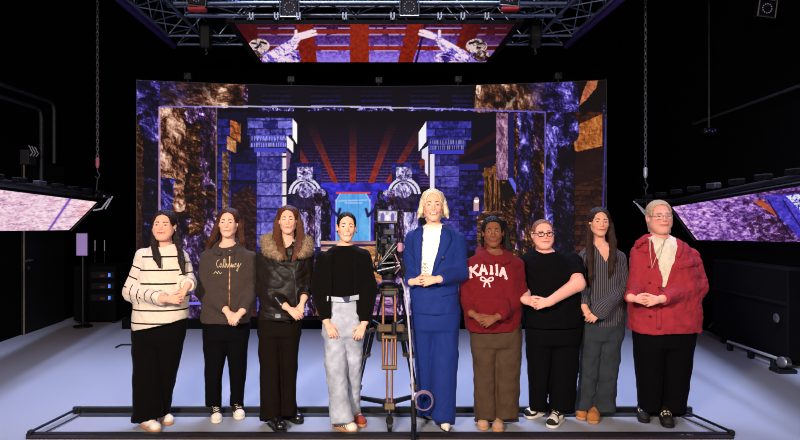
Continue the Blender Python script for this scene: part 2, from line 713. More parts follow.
def temple_picture(px, py):
    p = Pic(px, py)
    R = p.rect
    one = np.ones(len(px))
    BLU = [(0, (6, 3, 16)), (0.35, (22, 14, 58)), (0.6, (66, 52, 150)), (0.85, (132, 116, 224)), (1, (206, 196, 255))]
    PUR = [(0, (6, 2, 8)), (0.4, (34, 14, 36)), (0.65, (84, 50, 92)), (0.85, (150, 112, 178)), (1, (222, 200, 240))]
    TAN = [(0, (8, 3, 2)), (0.35, (56, 26, 18)), (0.6, (122, 74, 52)), (0.85, (196, 150, 122)), (1, (245, 222, 205))]
    BRN = [(0, (5, 1, 2)), (0.4, (32, 12, 8)), (0.65, (80, 40, 20)), (0.9, (150, 92, 50)), (1, (200, 150, 110))]
    DRK = [(0, (3, 1, 6)), (0.5, (12, 6, 20)), (0.8, (46, 36, 90)), (1, (96, 84, 170))]
    p.put(one, (5, 3, 14))
    # -- deep hall: blue ceiling with red beams running to the far door
    slat = 0.5 + 0.5 * np.sin(py * 2.1)
    dep = np.clip((py - 118) / 66, 0, 1)
    hall = p.poly([(296, 110), (424, 110), (432, 186), (300, 186)])
    ceil = p.ramp(np.clip(dep * (0.35 + 0.75 * slat) + 0.5 * (noise2(px * .8, py * .8, 2) - .5) * dep, 0, 1),
                  [(0, (6, 2, 12)), (0.45, (24, 9, 44)), (1, (84, 54, 140))])
    p.put(hall, ceil)
    bnz = fbm(px * .4, py * .4, 5)
    for (x0, w0, x1, w1) in ((274, 12, 318, 4), (305, 10, 335.5, 5), (353, 8, 353, 6), (397, 10, 371, 6), (431, 12, 388, 5), (466, 16, 404, 4)):
        t = (py - 112) / (183 - 112)
        cx = x0 + (x1 - x0) * t
        w = w0 + (w1 - w0) * t
        m = (np.abs(px - cx) < w / 2) * (py > 112) * (py < 184) * np.clip((py - 118) / 55, 0.05, 1) ** 1.4
        p.put(m * hall, p.ramp(bnz, [(0, (90, 18, 8)), (1, (190, 58, 34))]))
    p.rock(R(316, 183, 398, 196), [(0, (20, 10, 90)), (0.5, (48, 40, 205)), (1, (84, 84, 240))], .15, .3, 3, 1.0, .6, .3)
    p.rock(R(314, 195, 398, 250), [(0, (20, 14, 92)), (0.5, (58, 48, 190)), (1, (120, 110, 235))], .2, .12, 1, 1.2, .6, .4)
    p.put(R(336, 192, 370, 194), (220, 70, 70))
    p.rock(p.poly([(340, 194), (366, 194), (370, 201), (370, 244), (336, 244), (336, 201)]),
           [(0, (58, 120, 205)), (0.5, (88, 170, 232)), (1, (160, 215, 248))], .12, .08, 6, .8, .2, .25)
    for a in ((336, 200, 336, 244), (370, 200, 370, 244), (340, 194, 336, 201), (366, 194, 370, 201), (339, 201, 367, 200), (345, 203, 362, 203)):
        p.put(p.line(*a, 1.3) * 0.8, (190, 210, 250))
    p.put(R(347, 194, 348, 244) * .4 + R(358, 194, 359, 244) * .4, (60, 120, 210))
    for sx in (-1, 1):                                   # dark guardian figures by the door
        cx = 353 + sx * 28
        p.rock(p.ell(cx, 196, 4, 6), DRK, .3, .3, 2)
        p.rock(p.ell(cx, 210, 7.5, 12), DRK, .3, .3, 3)
        p.rock(R(cx - 7, 212, cx + 6, 246), DRK, .3, .2, 4)
        p.put(p.line(cx - sx * 5, 208, cx - sx * 13, 216, 3), (24, 16, 70))
        p.put(p.line(cx - sx * 13, 216, cx - sx * 15, 209, 2.4), (24, 16, 70))
    # -- lit floor of the hall
    t = fbm(px * .05, py * .35, 1, 4)
    p.put(R(290, 241, 430, 320), p.ramp(t, [(0, (70, 30, 60)), (0.4, (150, 96, 110)), (0.6, (205, 160, 140)), (1, (236, 206, 214))]))
    p.put(R(290, 244, 430, 247) + R(300, 256, 420, 258), (34, 16, 60))
    p.rock(R(290, 262, 318, 320) + R(366, 270, 432, 320), [(0, (50, 26, 70)), (0.5, (140, 92, 150)), (1, (226, 180, 196))], .1, .25, 4)
    p.rock(R(300, 280, 322, 318), TAN, .2, .3, 4, 1.2, .3)
    p.rock(R(366, 246, 382, 282), [(0, (120, 66, 40)), (0.6, (214, 146, 92)), (1, (240, 190, 150))], .1, .3, 2, 1, .2)
    # -- blue walls either side of the hall
    p.brick(R(216, 112, 300, 250), (6, 4, 28), (34, 28, 128), (3, 2, 12), 26, 20, 2)
    p.put(R(216, 108, 300, 150) * .75, (4, 2, 12))
    p.rock(p.poly([(230, 196), (250, 186), (256, 196), (256, 320), (228, 320)]), [(0, (14, 4, 10)), (.6, (52, 22, 26)), (1, (92, 44, 40))], .2, .3, 3, 1, .3)
    p.brick(R(430, 160, 500, 250), (8, 4, 34), (62, 54, 190), (4, 2, 16), 9, 5, 3)
    p.put(R(430, 112, 500, 172) * .82, (6, 3, 18))
    p.put(p.line(458, 158, 500, 132, 5) * .6 + p.line(460, 166, 496, 156, 4) * .5, (60, 10, 14))
    p.put(R(458, 164, 478, 170), (32, 28, 120))
    p.put(R(474, 200, 479, 211) + p.ell(476.5, 200, 2.5, 3), (196, 150, 160))
    # -- left pair of columns
    p.brick(R(216, 119, 231, 320), (10, 8, 60), (66, 62, 200), (6, 4, 20), 13, 9, 4)
    p.rock(p.poly([(230, 120), (241, 124), (241, 143), (233, 139), (230, 139)]), [(0, (70, 26, 8)), (.5, (176, 88, 40)), (1, (226, 140, 80))], .2, .2, 2, .8)
    p.rock(p.poly([(227, 136), (236, 141), (236, 153), (227, 149)]), [(0, (120, 66, 30)), (.5, (205, 140, 90)), (1, (236, 180, 130))], .2, .2, 5, .8)
    p.put(p.line(228, 135, 241, 144, 1), (20, 6, 10))
    p.rock(R(222, 152, 229, 240), TAN, .2, .2, 5, .8, .3)
    p.brick(R(222, 152, 229, 240) * .4, (90, 60, 40), (200, 150, 110), (30, 14, 14), 30, 12, 2)
    p.brick(R(247, 118, 293, 135), (22, 18, 96), (146, 140, 252), (8, 5, 34), 15, 8, 5)
    p.put(p.poly([(292.5, 118.5), (297, 124), (297, 144), (292.5, 137)]), (250, 246, 250))
    p.brick(R(250, 135, 289, 148), (20, 16, 92), (104, 100, 232), (10, 6, 40), 30, 7, 6)
    g = (np.sin(px * 2.2) + np.sin(px * 5.1 + np.floor(py / 6)) > 0.35) * (np.abs((py - 138.5)) < 2.2) + \
        (np.sin(px * 2.6) + np.sin(px * 4.3) > 0.3) * (np.abs(py - 145) < 2)
    p.put(np.clip(g, 0, 1) * R(251, 136, 288, 148) * .75, (196, 190, 236))
    p.put(p.poly([(287, 136), (293, 142), (293, 153), (287, 147)]), (246, 238, 240))
    p.put(R(254, 148, 286, 152), (64, 62, 190))
    p.brick(R(257, 152, 283, 320), (34, 28, 116), (160, 152, 252), (8, 4, 40), 40, 13, 7, jw=.12)
    p.put(R(282.5, 153, 286, 240), (236, 220, 224))
    p.put(R(282.5, 153, 286, 240) * ((py % 13) < 1.6), (20, 8, 40))
    p.put(p.poly([(286, 150), (291, 154), (289, 168), (286, 172)]), (120, 84, 130))
    # -- right column
    p.put(p.poly([(419, 132), (426.5, 121), (426.5, 141), (419, 151)]), (240, 238, 250))
    p.brick(R(426, 121, 471, 140), (16, 12, 84), (92, 90, 235), (8, 5, 34), 15, 8, 5)
    p.brick(R(428, 140, 466, 153), (12, 8, 62), (70, 66, 200), (8, 5, 30), 30, 7, 6)
    g = (np.sin(px * 2.4) + np.sin(px * 5.6 + np.floor(py / 6)) > 0.35) * (np.abs((py - 142)) < 2.2) + \
        (np.sin(px * 2.7) + np.sin(px * 4.1) > 0.3) * (np.abs(py - 147.6)
                                                        < 2)
    p.put(np.clip(g, 0, 1) * R(430, 139, 466, 150) * .65, (190, 184, 232))
    p.put(p.poly([(422, 150), (428, 146), (428, 176), (425, 172), (425, 160), (422, 158)]), (225, 220, 240))
    p.put(R(432, 150, 464, 154), (58, 54, 190))
    p.brick(R(434, 154, 459, 320), (18, 12, 76), (112, 102, 226), (6, 3, 28), 40, 11, 7, jw=.12)
    p.put(R(430, 154, 434.5, 250), (232, 222, 240))
    # -- seated stone figures with striped headdress
    WHT = [(0, (30, 20, 44)), (.3, (110, 92, 160)), (.6, (196, 184, 232)), (1, (255, 252, 255))]
    for sx, cx in ((1, 305), (-1, 404)):
        p.brick(R(cx - 12, 163, cx + 16 * 1, 260), (10, 6, 50), (60, 56, 180), (6, 4, 30), 8, 6, 4)
        p.rock(R(cx - 10, 188, cx + 10, 320), PUR, .25, .12, 3, 1.6)
        p.rock(R(cx - 12 * (sx > 0), 212, cx + 12 * (sx < 0) + 2, 320), WHT, .2, .1, 5, 1.4)
        p.rock(p.ell(cx, 194, 14, 16), [(0, (8, 4, 20)), (1, (60, 40, 90))], .2, .2, 3)
        for r in (14, 10.5):
            d = np.hypot((px - cx) / 1.1, (py - 195) / 1.15)
            p.put(((np.abs(d - r) < 1.1) & (py < 194)).astype(float), (222, 214, 240))
        p.rock(p.ell(cx, 190, 8, 8), WHT, .3, .2, 4, 1.2)
        p.rock(R(cx - 8, 167, cx + 8, 181), WHT, .25, .25, 6, 1.2)
        p.put(R(cx - 2, 171, cx, 173) + R(cx - 6, 176, cx - 4, 177) + R(cx + 3, 170, cx + 5, 171), (20, 12, 40))
        p.rock(p.ell(cx + sx * 13, 193, 8, 4.5), WHT, .25, .25, 2, 1.0)
        p.rock(R(cx + sx * 13 - 4, 193, cx + sx * 13 + 4, 206), PUR, .2, .2, 2, 1.6)
        p.rock(R(cx + sx * 13 - 3, 206, cx + sx * 13 + 3, 247), WHT, .2, .08, 2, .9)
        p.put(p.line(cx - 9, 209, cx + 4, 209, 1.2), (16, 8, 30))
    # -- brown timber gate and steps at the right
    p.rock(R(484, 168, 500, 216), [(0, (40, 16, 6)), (.6, (122, 72, 34)), (1, (170, 110, 60))], .5, .06, 3, 1.2)
    p.put(R(487, 172, 488.5, 214) + R(492, 170, 493.5, 214) + R(497, 170, 498.5, 214), (30, 10, 6))
    p.rock(p.poly([(482, 174), (498, 162), (502, 166), (502, 170), (484, 178)]), [(0, (70, 36, 12)), (1, (170, 106, 54))], .3, .3, 1)
    p.rock(p.poly([(477, 216), (484, 211), (502, 211), (506, 320), (477, 320)]), TAN, .12, .3, 4, 1, .3)
    p.put(R(475, 219, 494, 220.5) + R(481, 226, 483, 260), (50, 20, 20))
    p.rock(R(502, 170, 520, 320), BRN, .2, .25, 6, 1.3, .4)
    p.rock(R(496, 113, 508, 180), [(0, (76, 36, 58)), (.5, (150, 104, 140)), (1, (206, 164, 196))], .3, .16, 5, 1.2, .5)
    p.put(R(508.5, 113, 514, 182), (22, 14, 76))
    p.rock(R(514, 113, 517, 182), BRN, .2, .2, 6)
    p.put(p.poly([(508, 178), (512, 178), (521, 192), (518, 198)]), (92, 96, 220))
    p.put(p.poly([(500, 188), (508, 179), (516, 196), (504, 200)]), (14, 6, 8))
    # -- right rock
    p.rock(R(516, 113, 545, 320), BRN, .2, .2, 1, 1.4, .5)
    p.rock(p.rough(lambda: R(518, 113, 534, 192), 5, .12, 2), BLU, .15, .09, 5, 2.0, .6)
    p.rock(p.rough(lambda: R(516, 190, 524, 250) + R(530, 196, 541, 230), 3, .12, 2), PUR, .15, .09, 3, 2.2, .6)
    p.rock(R(534, 113, 545, 150), PUR, .16, .12, 4, 1.5, .5)
    p.put(R(545, 80, 608, 320), (12, 5, 8))
    p.brick(R(575, 112, 606, 320), (22, 6, 6), (96, 46, 26), (10, 3, 3), 10, 5, 2)
    p.put(p.poly([(575, 152), (602, 146), (602, 178), (575, 185)]) * .8, (26, 8, 10))
    p.rock(p.poly([(573, 130), (580, 124), (602, 114), (602, 146), (575, 152)]), [(0, (110, 50, 14)), (.5, (176, 98, 42)), (1, (214, 140, 80))], .2, .2, 3, .9, .5)
    p.rock(p.poly([(588, 80), (598, 80), (596, 88), (586, 100), (579, 106), (583, 92)]), [(0, (130, 60, 36)), (1, (216, 130, 90))], .2, .2, 5, .9)
    p.rock(p.rough(lambda: p.ell(562, 130, 17, 19), 2, .1, 1), BLU, .13, .13, 4, 1.9, .5)
    p.rock(p.rough(lambda: R(545, 125, 560, 320), 4, .1, 4), BLU, .16, .1, 6, 2.0, .6)
    p.rock(p.rough(lambda: p.ell(567, 157, 10, 12) + R(553, 168, 574, 320), 3, .1, 5).clip(0, 1), DRK, .15, .15, 3, 1.5, .4)
    p.rock(R(603, 100, 607.5, 320), DRK, .2, .2, 3)
    p.put(p.line(606, 120, 602, 240, 1.4) * .7, (80, 74, 210))
    # -- band of carved ceiling above the frame line, and rock heads in both upper corners
    for (a, b) in ((262, 291), (311, 341), (361, 391), (410, 440), (452, 472)):
        s = (np.sin(py * 1.25 + 1) > -0.1) * (0.4 + noise2(px * .9, py * .9, 3)) * np.clip((py - 84) / 22, .25, 1)
        p.put(R(a, 86, b, 106) * .8, np.stack([30 * s, 22 * s, 96 * s], 1))
        p.rock(R(a - 3, 108, b + 3, 111), BLU, .4, .4, 2, 1.4)
    mixx = np.clip((px - 150) / 55, 0, 1)
    m = p.rough(lambda: R(134, 70, 247, 108), 1.5, .2, 3) * (py < 108)
    p.rock(m, BLU, .09, .11, 2, 2.0, .6)
    p.rock(m * mixx, TAN, .09, .15, 4, 1.9, .5)
    p.put(p.rough(lambda: p.line(205, 88, 215, 106, 3.5), 3, .3, 2) * .4, (226, 196, 186))
    p.rock(R(243, 85, 248, 107), PUR, .2, .2, 5, 1.6)
    m = p.rough(lambda: p.poly([(477, 84), (500, 83), (560, 80), (577, 82), (579, 112), (474, 112), (475, 96)]), 1.5, .15, 3)
    p.rock(m, TAN, .12, .09, 5, 1.9, .5)
    p.rock(m * np.clip((px - 525) / 22, 0, 1), BLU, .11, .11, 6, 1.9, .6)
    p.put(p.ell(498, 105, 8, 4, .5) * .9, (8, 3, 4))
    p.put(p.rough(lambda: p.line(506, 110, 514, 98, 3.5), 3, .3, 5) * .45, (240, 214, 200))
    # -- left rock
    p.put(R(134, 107, 160, 320), (8, 4, 12))
    p.rock(R(134, 120, 147, 320), BRN, .2, .25, 2, 1.0, .4)
    p.brick(R(134, 150, 146, 320) * .6, (26, 8, 6), (92, 46, 30), (12, 4, 4), 9, 4, 2)
    p.rock(p.rough(lambda: R(143, 134, 160, 250), 3, .1, 2), [(0, (2, 1, 4)), (.55, (8, 4, 14)), (.85, (34, 26, 72)), (1, (84, 74, 160))], .13, .13, 6, 1.2, .5)
    p.rock(p.rough(lambda: R(134, 80, 160, 114), 2, .1, 2) * (px < 160), BLU, .1, .12, 2, 2.0, .6)
    p.rock(p.rough(lambda: p.ell(156, 124, 17, 18), 2, .1, 4) * (px < 160), BLU, .12, .12, 4, 1.8, .5)
    p.put(R(159, 107, 217, 320), (16, 6, 8))
    p.rock(R(159, 107, 218, 320), BRN, .13, .2, 5, 1.6, .4)
    p.rock(p.rough(lambda: p.poly([(159, 107), (176, 107), (184, 124), (188, 150), (184, 190), (186, 210), (159, 210)]), 3, .1, 3) * (px > 159),
           [(0, (30, 10, 8)), (.2, (86, 44, 28)), (.4, (160, 104, 76)), (.65, (212, 164, 140)), (1, (252, 230, 220))], .13, .11, 4, 2.0, .4)
    p.rock(p.rough(lambda: p.poly([(159, 176), (176, 178), (171, 210), (159, 216)]), 3, .12, 3) * (px > 159), BLU, .12, .12, 5, 1.2, .4)
    p.rock(p.rough(lambda: R(200, 107, 216, 190) + R(186, 108, 204, 122), 4, .12, 2), PUR, .15, .11, 3, 1.9, .5)
    p.rock(p.rough(lambda: R(176, 218, 190, 330) + R(204, 200, 214, 240), 4, .12, 2), PUR, .15, .13, 6, 2.3, .6)
    p.rock(p.rough(lambda: R(186, 236, 204, 330), 4, .12, 6), [(0, (8, 3, 14)), (.5, (56, 30, 70)), (.8, (130, 96, 170)), (1, (200, 176, 236))], .14, .14, 2, 1.8, .6)
    p.put(R(215.5, 107, 217, 215) * .5, (190, 150, 170))
    # -- thin pale outline of the inner picture
    tt = np.clip((px - 330) / 215, 0, 1)
    yl = 106.6 + 5.6 * tt ** 1.4
    p.put(((np.abs(py - yl) < 0.7) & (px > 159) & (px < 545.5)).astype(float) * .85, p.ramp((px - 159) / 386, [(0, (120, 90, 220)), (.2, (210, 200, 245)), (.6, (215, 210, 245)), (.8, (120, 110, 240)), (1, (110, 90, 220))]))
    p.put(((np.abs(px - 159.5) < 0.75) & (py > 106.6)).astype(float) * .75, (196, 150, 196))
    p.put(((np.abs(px - 545) < 0.75) & (py > 112)).astype(float) * .7, (130, 110, 225))
    p.put(R(150, 302, 212, 304.5), (120, 110, 250))
    return p.C


def ceiling_picture(px, py):
    p = Pic(px, py)
    R = p.rect
    n = fbm(px * .5, py * .5, 2, 4, .8)
    g = np.clip((py - 22) / 38, 0, 1)
    lav = p.ramp(np.clip(g * 1.0 + (n - .5) * 1.1, 0, 1), [(0, (40, 10, 34)), (.4, (84, 44, 120)), (.8, (120, 96, 222)), (1, (160, 140, 250))])
    p.put(np.ones(len(px)), lav)
    side = np.clip(np.abs(px - 366) / 130, 0, 1)
    red = p.ramp(np.clip(n * .8 + .1 - side * .35, 0, 1), [(0, (60, 6, 4)), (.4, (140, 36, 14)), (1, (206, 74, 26))])
    for a, b in ((22, 24.5), (29.5, 34), (46, 50.5)):
        p.put(R(200, a, 540, b), red)
    for yl in (28.4, 34.6, 45.5, 50.8):
        m = (np.abs(py - yl) < .7) * (noise2(px * .25, py * .1, 3) > .35)
        p.put(m * .8, (206, 180, 240))
    k = (py - 22) / 39
    for (a0, b0, a1, b1) in ((296, 313, 300, 317), (350, 369, 350, 369), (408, 425, 398, 413), (464, 481, 450, 468), (236, 256, 250, 262)):
        p.put(((px > a0 + (a1 - a0) * k) & (px < b0 + (b1 - b0) * k)).astype(float), red)
    p.put(((px > 425 - 10 * k) & (px < 427.5 - 10 * k)).astype(float) * .9, (30, 8, 50))
    dark = np.clip((np.abs(px - 372) - 75) / 60, 0, 1) * np.clip(1.15 - g, 0, 1)
    p.put(dark * .75, (52, 6, 10))
    W = [(0, (40, 24, 110)), (.3, (140, 110, 220)), (.55, (235, 225, 250)), (1, (255, 255, 255))]
    for s, mx in ((1, lambda x: x), (-1, lambda x: 735.5 - x)):
        def L(x1, y1, x2, y2, w):
            return p.line(mx(x1), y1, mx(x2), y2, w)
        arm = np.maximum.reduce([L(272, 56, 292, 45, 11), L(290, 47, 298, 37, 8), L(297, 37, 308, 34, 7)])
        hand = np.maximum.reduce([L(300, 36, 315, 31, 3), L(302, 38, 316, 34, 2.8), L(296, 36, 296, 31, 3), L(304, 34, 312, 31, 3.4)])
        sh = p.ell(mx(282), 58, 20, 7)
        p.rock(sh, W, .16, .2, 2, 2.2, .5)
        p.rock(arm, [(0, (90, 70, 200)), (.3, (200, 185, 245)), (.5, (255, 252, 255)), (1, (255, 255, 255))], .16, .2, 4, 1.8, .4)
        p.put(hand, (255, 250, 252))
        p.rock(p.ell(mx(259), 46, 11, 7.5), [(0, (60, 40, 40)), (.3, (220, 210, 200)), (1, (255, 252, 250))], .2, .2, 3, 1.4, .3)
        p.rock(p.ell(mx(254), 56, 9, 6), [(0, (10, 4, 4)), (.5, (90, 66, 60)), (1, (235, 220, 215))], .25, .25, 5, 2.0, .5)
        p.put(L(252, 43, 256, 43.5, 1.6) + L(261, 42, 266, 43.5, 2) + L(255, 48, 258, 47, 1.4), (20, 10, 12))
    return p.C


def left_panel_picture(px, py):
    p = Pic(px, py)
    n = fbm(px * .22, py * .45, 3, 5, .8)
    hx = np.clip(px / 100, 0, 1)
    t = np.clip(.5 + (n - .5) * 1.5 + .12 * (hx - .4), 0, 1)
    p.put(np.ones(len(px)), p.ramp(t, [(0, (150, 96, 140)), (.3, (216, 168, 196)), (.6, (240, 212, 224)), (1, (255, 244, 246))]))
    p.put(np.clip((px - 74) / 20, 0, .5) * (n < .55), (240, 150, 140))
    p.put(((np.abs((py * 1.0 + px * .12) % 9) < .8) * (noise2(px * .3, py * .3, 5) > .5)).astype(float) * .5, (150, 96, 160))
    p.put(np.clip(1 - np.abs(px - (70 - (py - 199) * .68)) / 2.2, 0, 1), (110, 60, 190))
    return p.C


def right_panel_picture(px, py):
    p = Pic(px, py)
    n = fbm(px * .25, py * .5, 3, 5, .8)
    hx = np.clip((px - 672) / 115, 0, 1)
    t = np.clip(.62 + (n - .5) * 1.7 - .45 * hx, 0, 1)
    p.put(np.ones(len(px)), p.ramp(t, [(0, (36, 14, 40)), (.25, (92, 50, 124)), (.5, (160, 112, 206)), (.75, (226, 176, 224)), (1, (255, 226, 234))]))
    p.put(((np.abs((py + px * .08) % 8) < .7) * (noise2(px * .3, py * .3, 5) > .45)).astype(float) * .5, (70, 34, 110))
    p.put(p.poly([(774, 205), (800, 243), (760, 243), (745, 225)]) * .45 * (n < .6), (40, 14, 24))
    p.put(p.poly([(752, 201), (762, 200), (779, 214), (776, 216)]), p.ramp(n, [(0, (120, 40, 30)), (1, (240, 120, 70))]))
    bl = p.poly([(764, 196), (840, 190), (840, 250), (806, 246), (780, 217)])
    p.put(bl, p.ramp(np.clip(n * 1.4 - .2, 0, 1), [(0, (26, 12, 110)), (.6, (74, 60, 200)), (1, (150, 140, 240))]))
    p.put(bl * p.poly([(786, 196), (830, 190), (830, 214), (800, 210)]) * (n > .45), (224, 220, 246))
    p.put(np.clip(p.line(768, 200, 790, 236, 1.4) + p.line(783, 200, 800, 226, 1.4), 0, 1), (20, 8, 60))
    p.put(np.clip(1 - np.abs(px - (680 + (py - 207) * .6)) / 1.3, 0, 1) * .6, (90, 40, 80))
    return p.C


def proj(V):
    return CX + F_PX * V[:, 0] / V[:, 1], CY - F_PX * (V[:, 2] - EYE) / V[:, 1]


def quad_grid(c00, c10, c01, c11, nu, nv):
    u = np.linspace(0, 1, nu)[None, :, None]
    v = np.linspace(0, 1, nv)[:, None, None]
    c00, c10, c01, c11 = [np.asarray(c, float) for c in (c00, c10, c01, c11)]
    V = (c00 * (1 - u) + c10 * u) * (1 - v) + (c01 * (1 - u) + c11 * u) * v
    return V.reshape(-1, 3), grid_q(nu, nv)


def grid_q(nu, nv):
    i = np.arange(nu * nv).reshape(nv, nu)
    return np.stack([i[:-1, :-1], i[:-1, 1:], i[1:, 1:], i[1:, :-1]], -1).reshape(-1, 4)


# ---- the wall of LED screens behind the group
def wall_point(u):
    return 0.02 + 3.225 * u, 8.95 - 0.43 * u * u


def build_led_wall():
    root = empty('led_wall', (0, 8.95, 0.13), 'huge curved screen wall behind the group showing a blue stone temple hall', 'screen')
    nu, nv = 720, 360
    u = np.linspace(-1, 1, nu)
    z = np.linspace(0.14, 3.44, nv)
    X, Y = wall_point(u)
    V = np.stack([np.tile(X, nv), np.tile(Y, nv), np.repeat(z, nu)], 1)
    me = mesh_np('screen', V - np.array(root.location), grid_q(nu, nv), screen_mat('led_wall_picture', 1.0))
    px, py = proj(V)
    set_color(me, 'picture', lin(temple_picture(px, py)))
    link('screen', me, root)
    # cabinet body behind the face, with its own thickness
    n2 = 40
    u = np.linspace(-1.004, 1.004, n2)
    X, Y = wall_point(u)
    ring = [(0.012, 0.13), (0.012, 3.45), (0.12, 3.45), (0.12, 0.13)]
    V = np.concatenate([np.stack([X, Y + a, np.full(n2, b)], 1) for a, b in ring])
    Q = []
    for k in range(4):
        k2 = (k + 1) % 4
        for i in range(n2 - 1):
            Q.append((k * n2 + i, k2 * n2 + i, k2 * n2 + i + 1, k * n2 + i + 1))
    Q += [(0, n2, 2 * n2, 3 * n2), (n2 - 1, 4 * n2 - 1, 3 * n2 - 1, 2 * n2 - 1)]
    link('cabinet', mesh_np('cabinet', V - np.array(root.location), Q, M_BLKPLA, False), root)
    return root


build_led_wall()

# small tracking cameras standing on top of the wall
for i, (px, nm) in enumerate(((180, 'leftmost of five'), (285, 'second from the left'),
                              (378, 'middle one of five'), (462, 'second from the right'),
                              (563, 'rightmost of five'))):
    u = (px - 370) / 237.0
    X, Y = wall_point(u)
    X *= 1.0
    t = empty('tracking_camera', (X, Y + 0.06, 3.45), 'tiny tracking camera on top of the screen wall, ' + nm, 'camera', 'tracking cameras on the screen wall')
    MB().tube([(0, 0, 0), (0, 0, 0.05)], 0.012).build('mount', M_BLKMET, t)
    MB().box((0, 0, 0.09), (0.1, 0.1, 0.09), bevel=0.012).build('camera_body', M_GREYMET, t)
    MB().lathe((0, -0.05, 0.09), (0, -1, 0), [(0.03, 0), (0.03, 0.025), (0.022, 0.027)]).build('lens', M_BLKPLA, t, smooth=True)


# ---- ceiling screen
def build_ceiling_screen():
    z, x0, x1, y0, y1 = 3.75, -1.53, 1.64, 7.02, 8.78
    root = empty('ceiling_screen', ((x0 + x1) / 2, (y0 + y1) / 2, z), 'screen hung flat overhead showing red beams and pale stone arms', 'screen')
    O = np.array(root.location)
    V, Q = quad_grid((x0, y1, z), (x1, y1, z), (x0, y0, z), (x1, y0, z), 420, 130)
    me = mesh_np('screen', V - O, Q, screen_mat('ceiling_picture', 1.0))
    set_color(me, 'picture', lin(np.clip(ceiling_picture(*proj(V)), 0, 255) * np.array([.94, .86, .90])))
    link('screen', me, root)
    b = MB()
    b.box((0, 0, 0.026), (x1 - x0, y1 - y0, 0.045))
    b.build('cabinet', M_PAINT, root)
    for sx in (-1, 1):
        MB().box((sx * ((x1 - x0) / 2 + 0.05), 0, 0.03), (0.09, y1 - y0 + 0.1, 0.06), bevel=0.01).build('side_rail', M_PAINT, root)
    for px in (250, 275, 297, 343, 391, 438, 461, 485):
        x = (px - CX) * 7.04 / F_PX - O[0]
        m = MB().box((x, y0 - O[1] + 0.0, 0.09), (0.014, 0.02, 0.08))
        m.box((x + 0.035, y0 - O[1], 0.09), (0.014, 0.02, 0.08)).box((x + 0.017, y0 - O[1], 0.06), (0.045, 0.02, 0.02))
        m.build('bracket', M_BRACK, root)


build_ceiling_screen()


# ---- box trusses of the lighting grid
def box_truss(name, A, B, w, h, label, step=0.34, rc=0.022, rb=0.009):
    """truss from A to B (centre of the underside), w wide, h high; chords and every brace are parts"""
    A, B = np.array(A, float), np.array(B, float)
    L = np.linalg.norm(B - A)
    t = (B - A) / L
    s = np.array([-t[1], t[0], 0])
    up = np.array([0, 0, 1.0])
    root = empty(name, tuple((A + B) / 2), label, 'truss', 'trusses of the lighting grid')
    O = (A + B) / 2
    cor = [s * w / 2, -s * w / 2, -s * w / 2 + up * h, s * w / 2 + up * h]
    for c in cor:
        MB().tube([A + c - O, B + c - O], rc, 12).build('chord', M_ALU, root, smooth=True)
    n = max(2, int(round(L / step)))
    for f, (a, b) in enumerate(((0, 1), (1, 2), (0, 3))):
        for i in range(n):
            p0 = A + t * L * (i / n) + (cor[a] if i % 2 == 0 else cor[b])
            p1 = A + t * L * ((i + 1) / n) + (cor[b] if i % 2 == 0 else cor[a])
            MB().tube([p0 - O, p1 - O], rb, 8).build('brace', M_ALU, root, smooth=True)
    return root


ZT = 4.05
box_truss('lighting_truss', (-2.78, 8.73, ZT), (2.78, 8.73, ZT), 0.44, 0.40, 'grey box truss along the far side, just behind the ceiling screen')
box_truss('lighting_truss', (-2.28, 7.41, ZT), (2.28, 7.41, ZT), 0.44, 0.40, 'grey box truss crossing the top edge of the photo above the ceiling screen')
box_truss('lighting_truss', (-2.55, 5.6, ZT), (-2.55, 8.46, ZT), 0.44, 0.40, 'grey box truss running front to back on the left of the ceiling screen', 0.3)
box_truss('lighting_truss', (2.55, 5.6, ZT), (2.55, 8.46, ZT), 0.44, 0.40, 'grey box truss running front to back on the right of the ceiling screen', 0.3)
M_VIO = mat('violet_edge', (52, 38, 96), rough=0.5, spec=0.3, noise=0.1)
for sx, nm in ((-1, 'left'), (1, 'right')):
    tag(MB().box((sx * 2.84, 7.2, ZT - 0.02), (0.06, 3.6, 0.07), bevel=0.01).build('edge_rail', M_VIO, origin=(sx * 2.84, 7.2, ZT)),
        'dark violet rail along the outer edge of the %s overhead truss' % nm, 'rail', 'rails along the overhead trusses')


def stage_light(name, loc, label, red=False, tilt=0.0, s=0.19, face=M_BLKPLA, rod=0.1):
    t = empty(name, loc, label, 'light', 'lights hung overhead')
    R = Matrix.Rotation(tilt, 3, 'Y')
    MB().box((0, 0, 0), (s, 0.1, s), rot=R, bevel=0.01).build('housing', M_BLKMET, t)
    m = MB()
    h = s / 2 + 0.012
    for (a, b) in (((-h, h), (h, h)), ((h, h), (h, -h)), ((h, -h), (-h, -h)), ((-h, -h), (-h, h))):
        m.tube([np.array(R @ Vector((a[0], -0.06, a[1]))), np.array(R @ Vector((b[0], -0.06, b[1])))], 0.008, 6)
    m.build('frame', M_STEEL, t)
    m = MB()
    for k in range(12):
        an = k * math.pi / 6
        c = R @ Vector((math.cos(an) * s * .3, -0.055, math.sin(an) * s * .3))
        m.lathe(np.array(c), (0, -1, 0), [(0.007, 0), (0.004, 0.006)], 8)
    m.build('lamp_ring', mat('faint_lamp', (120, 110, 150), emit=(150, 140, 190), estr=0.35), t)
    m = MB().tube([(0, 0, h), (0, 0, h + rod)], 0.013)
    m.box((0, 0, h + rod), (0.08, 0.05, 0.06), bevel=0.01)
    m.build('yoke', M_BLKMET, t)
    if red:
        MB().box((0, -0.03, -h - 0.035), (s * 1.05, 0.12, 0.03), bevel=0.008).build('filter_frame', mat('red_filter', (190, 60, 60), rough=.4, noise=.1), t)
    return t


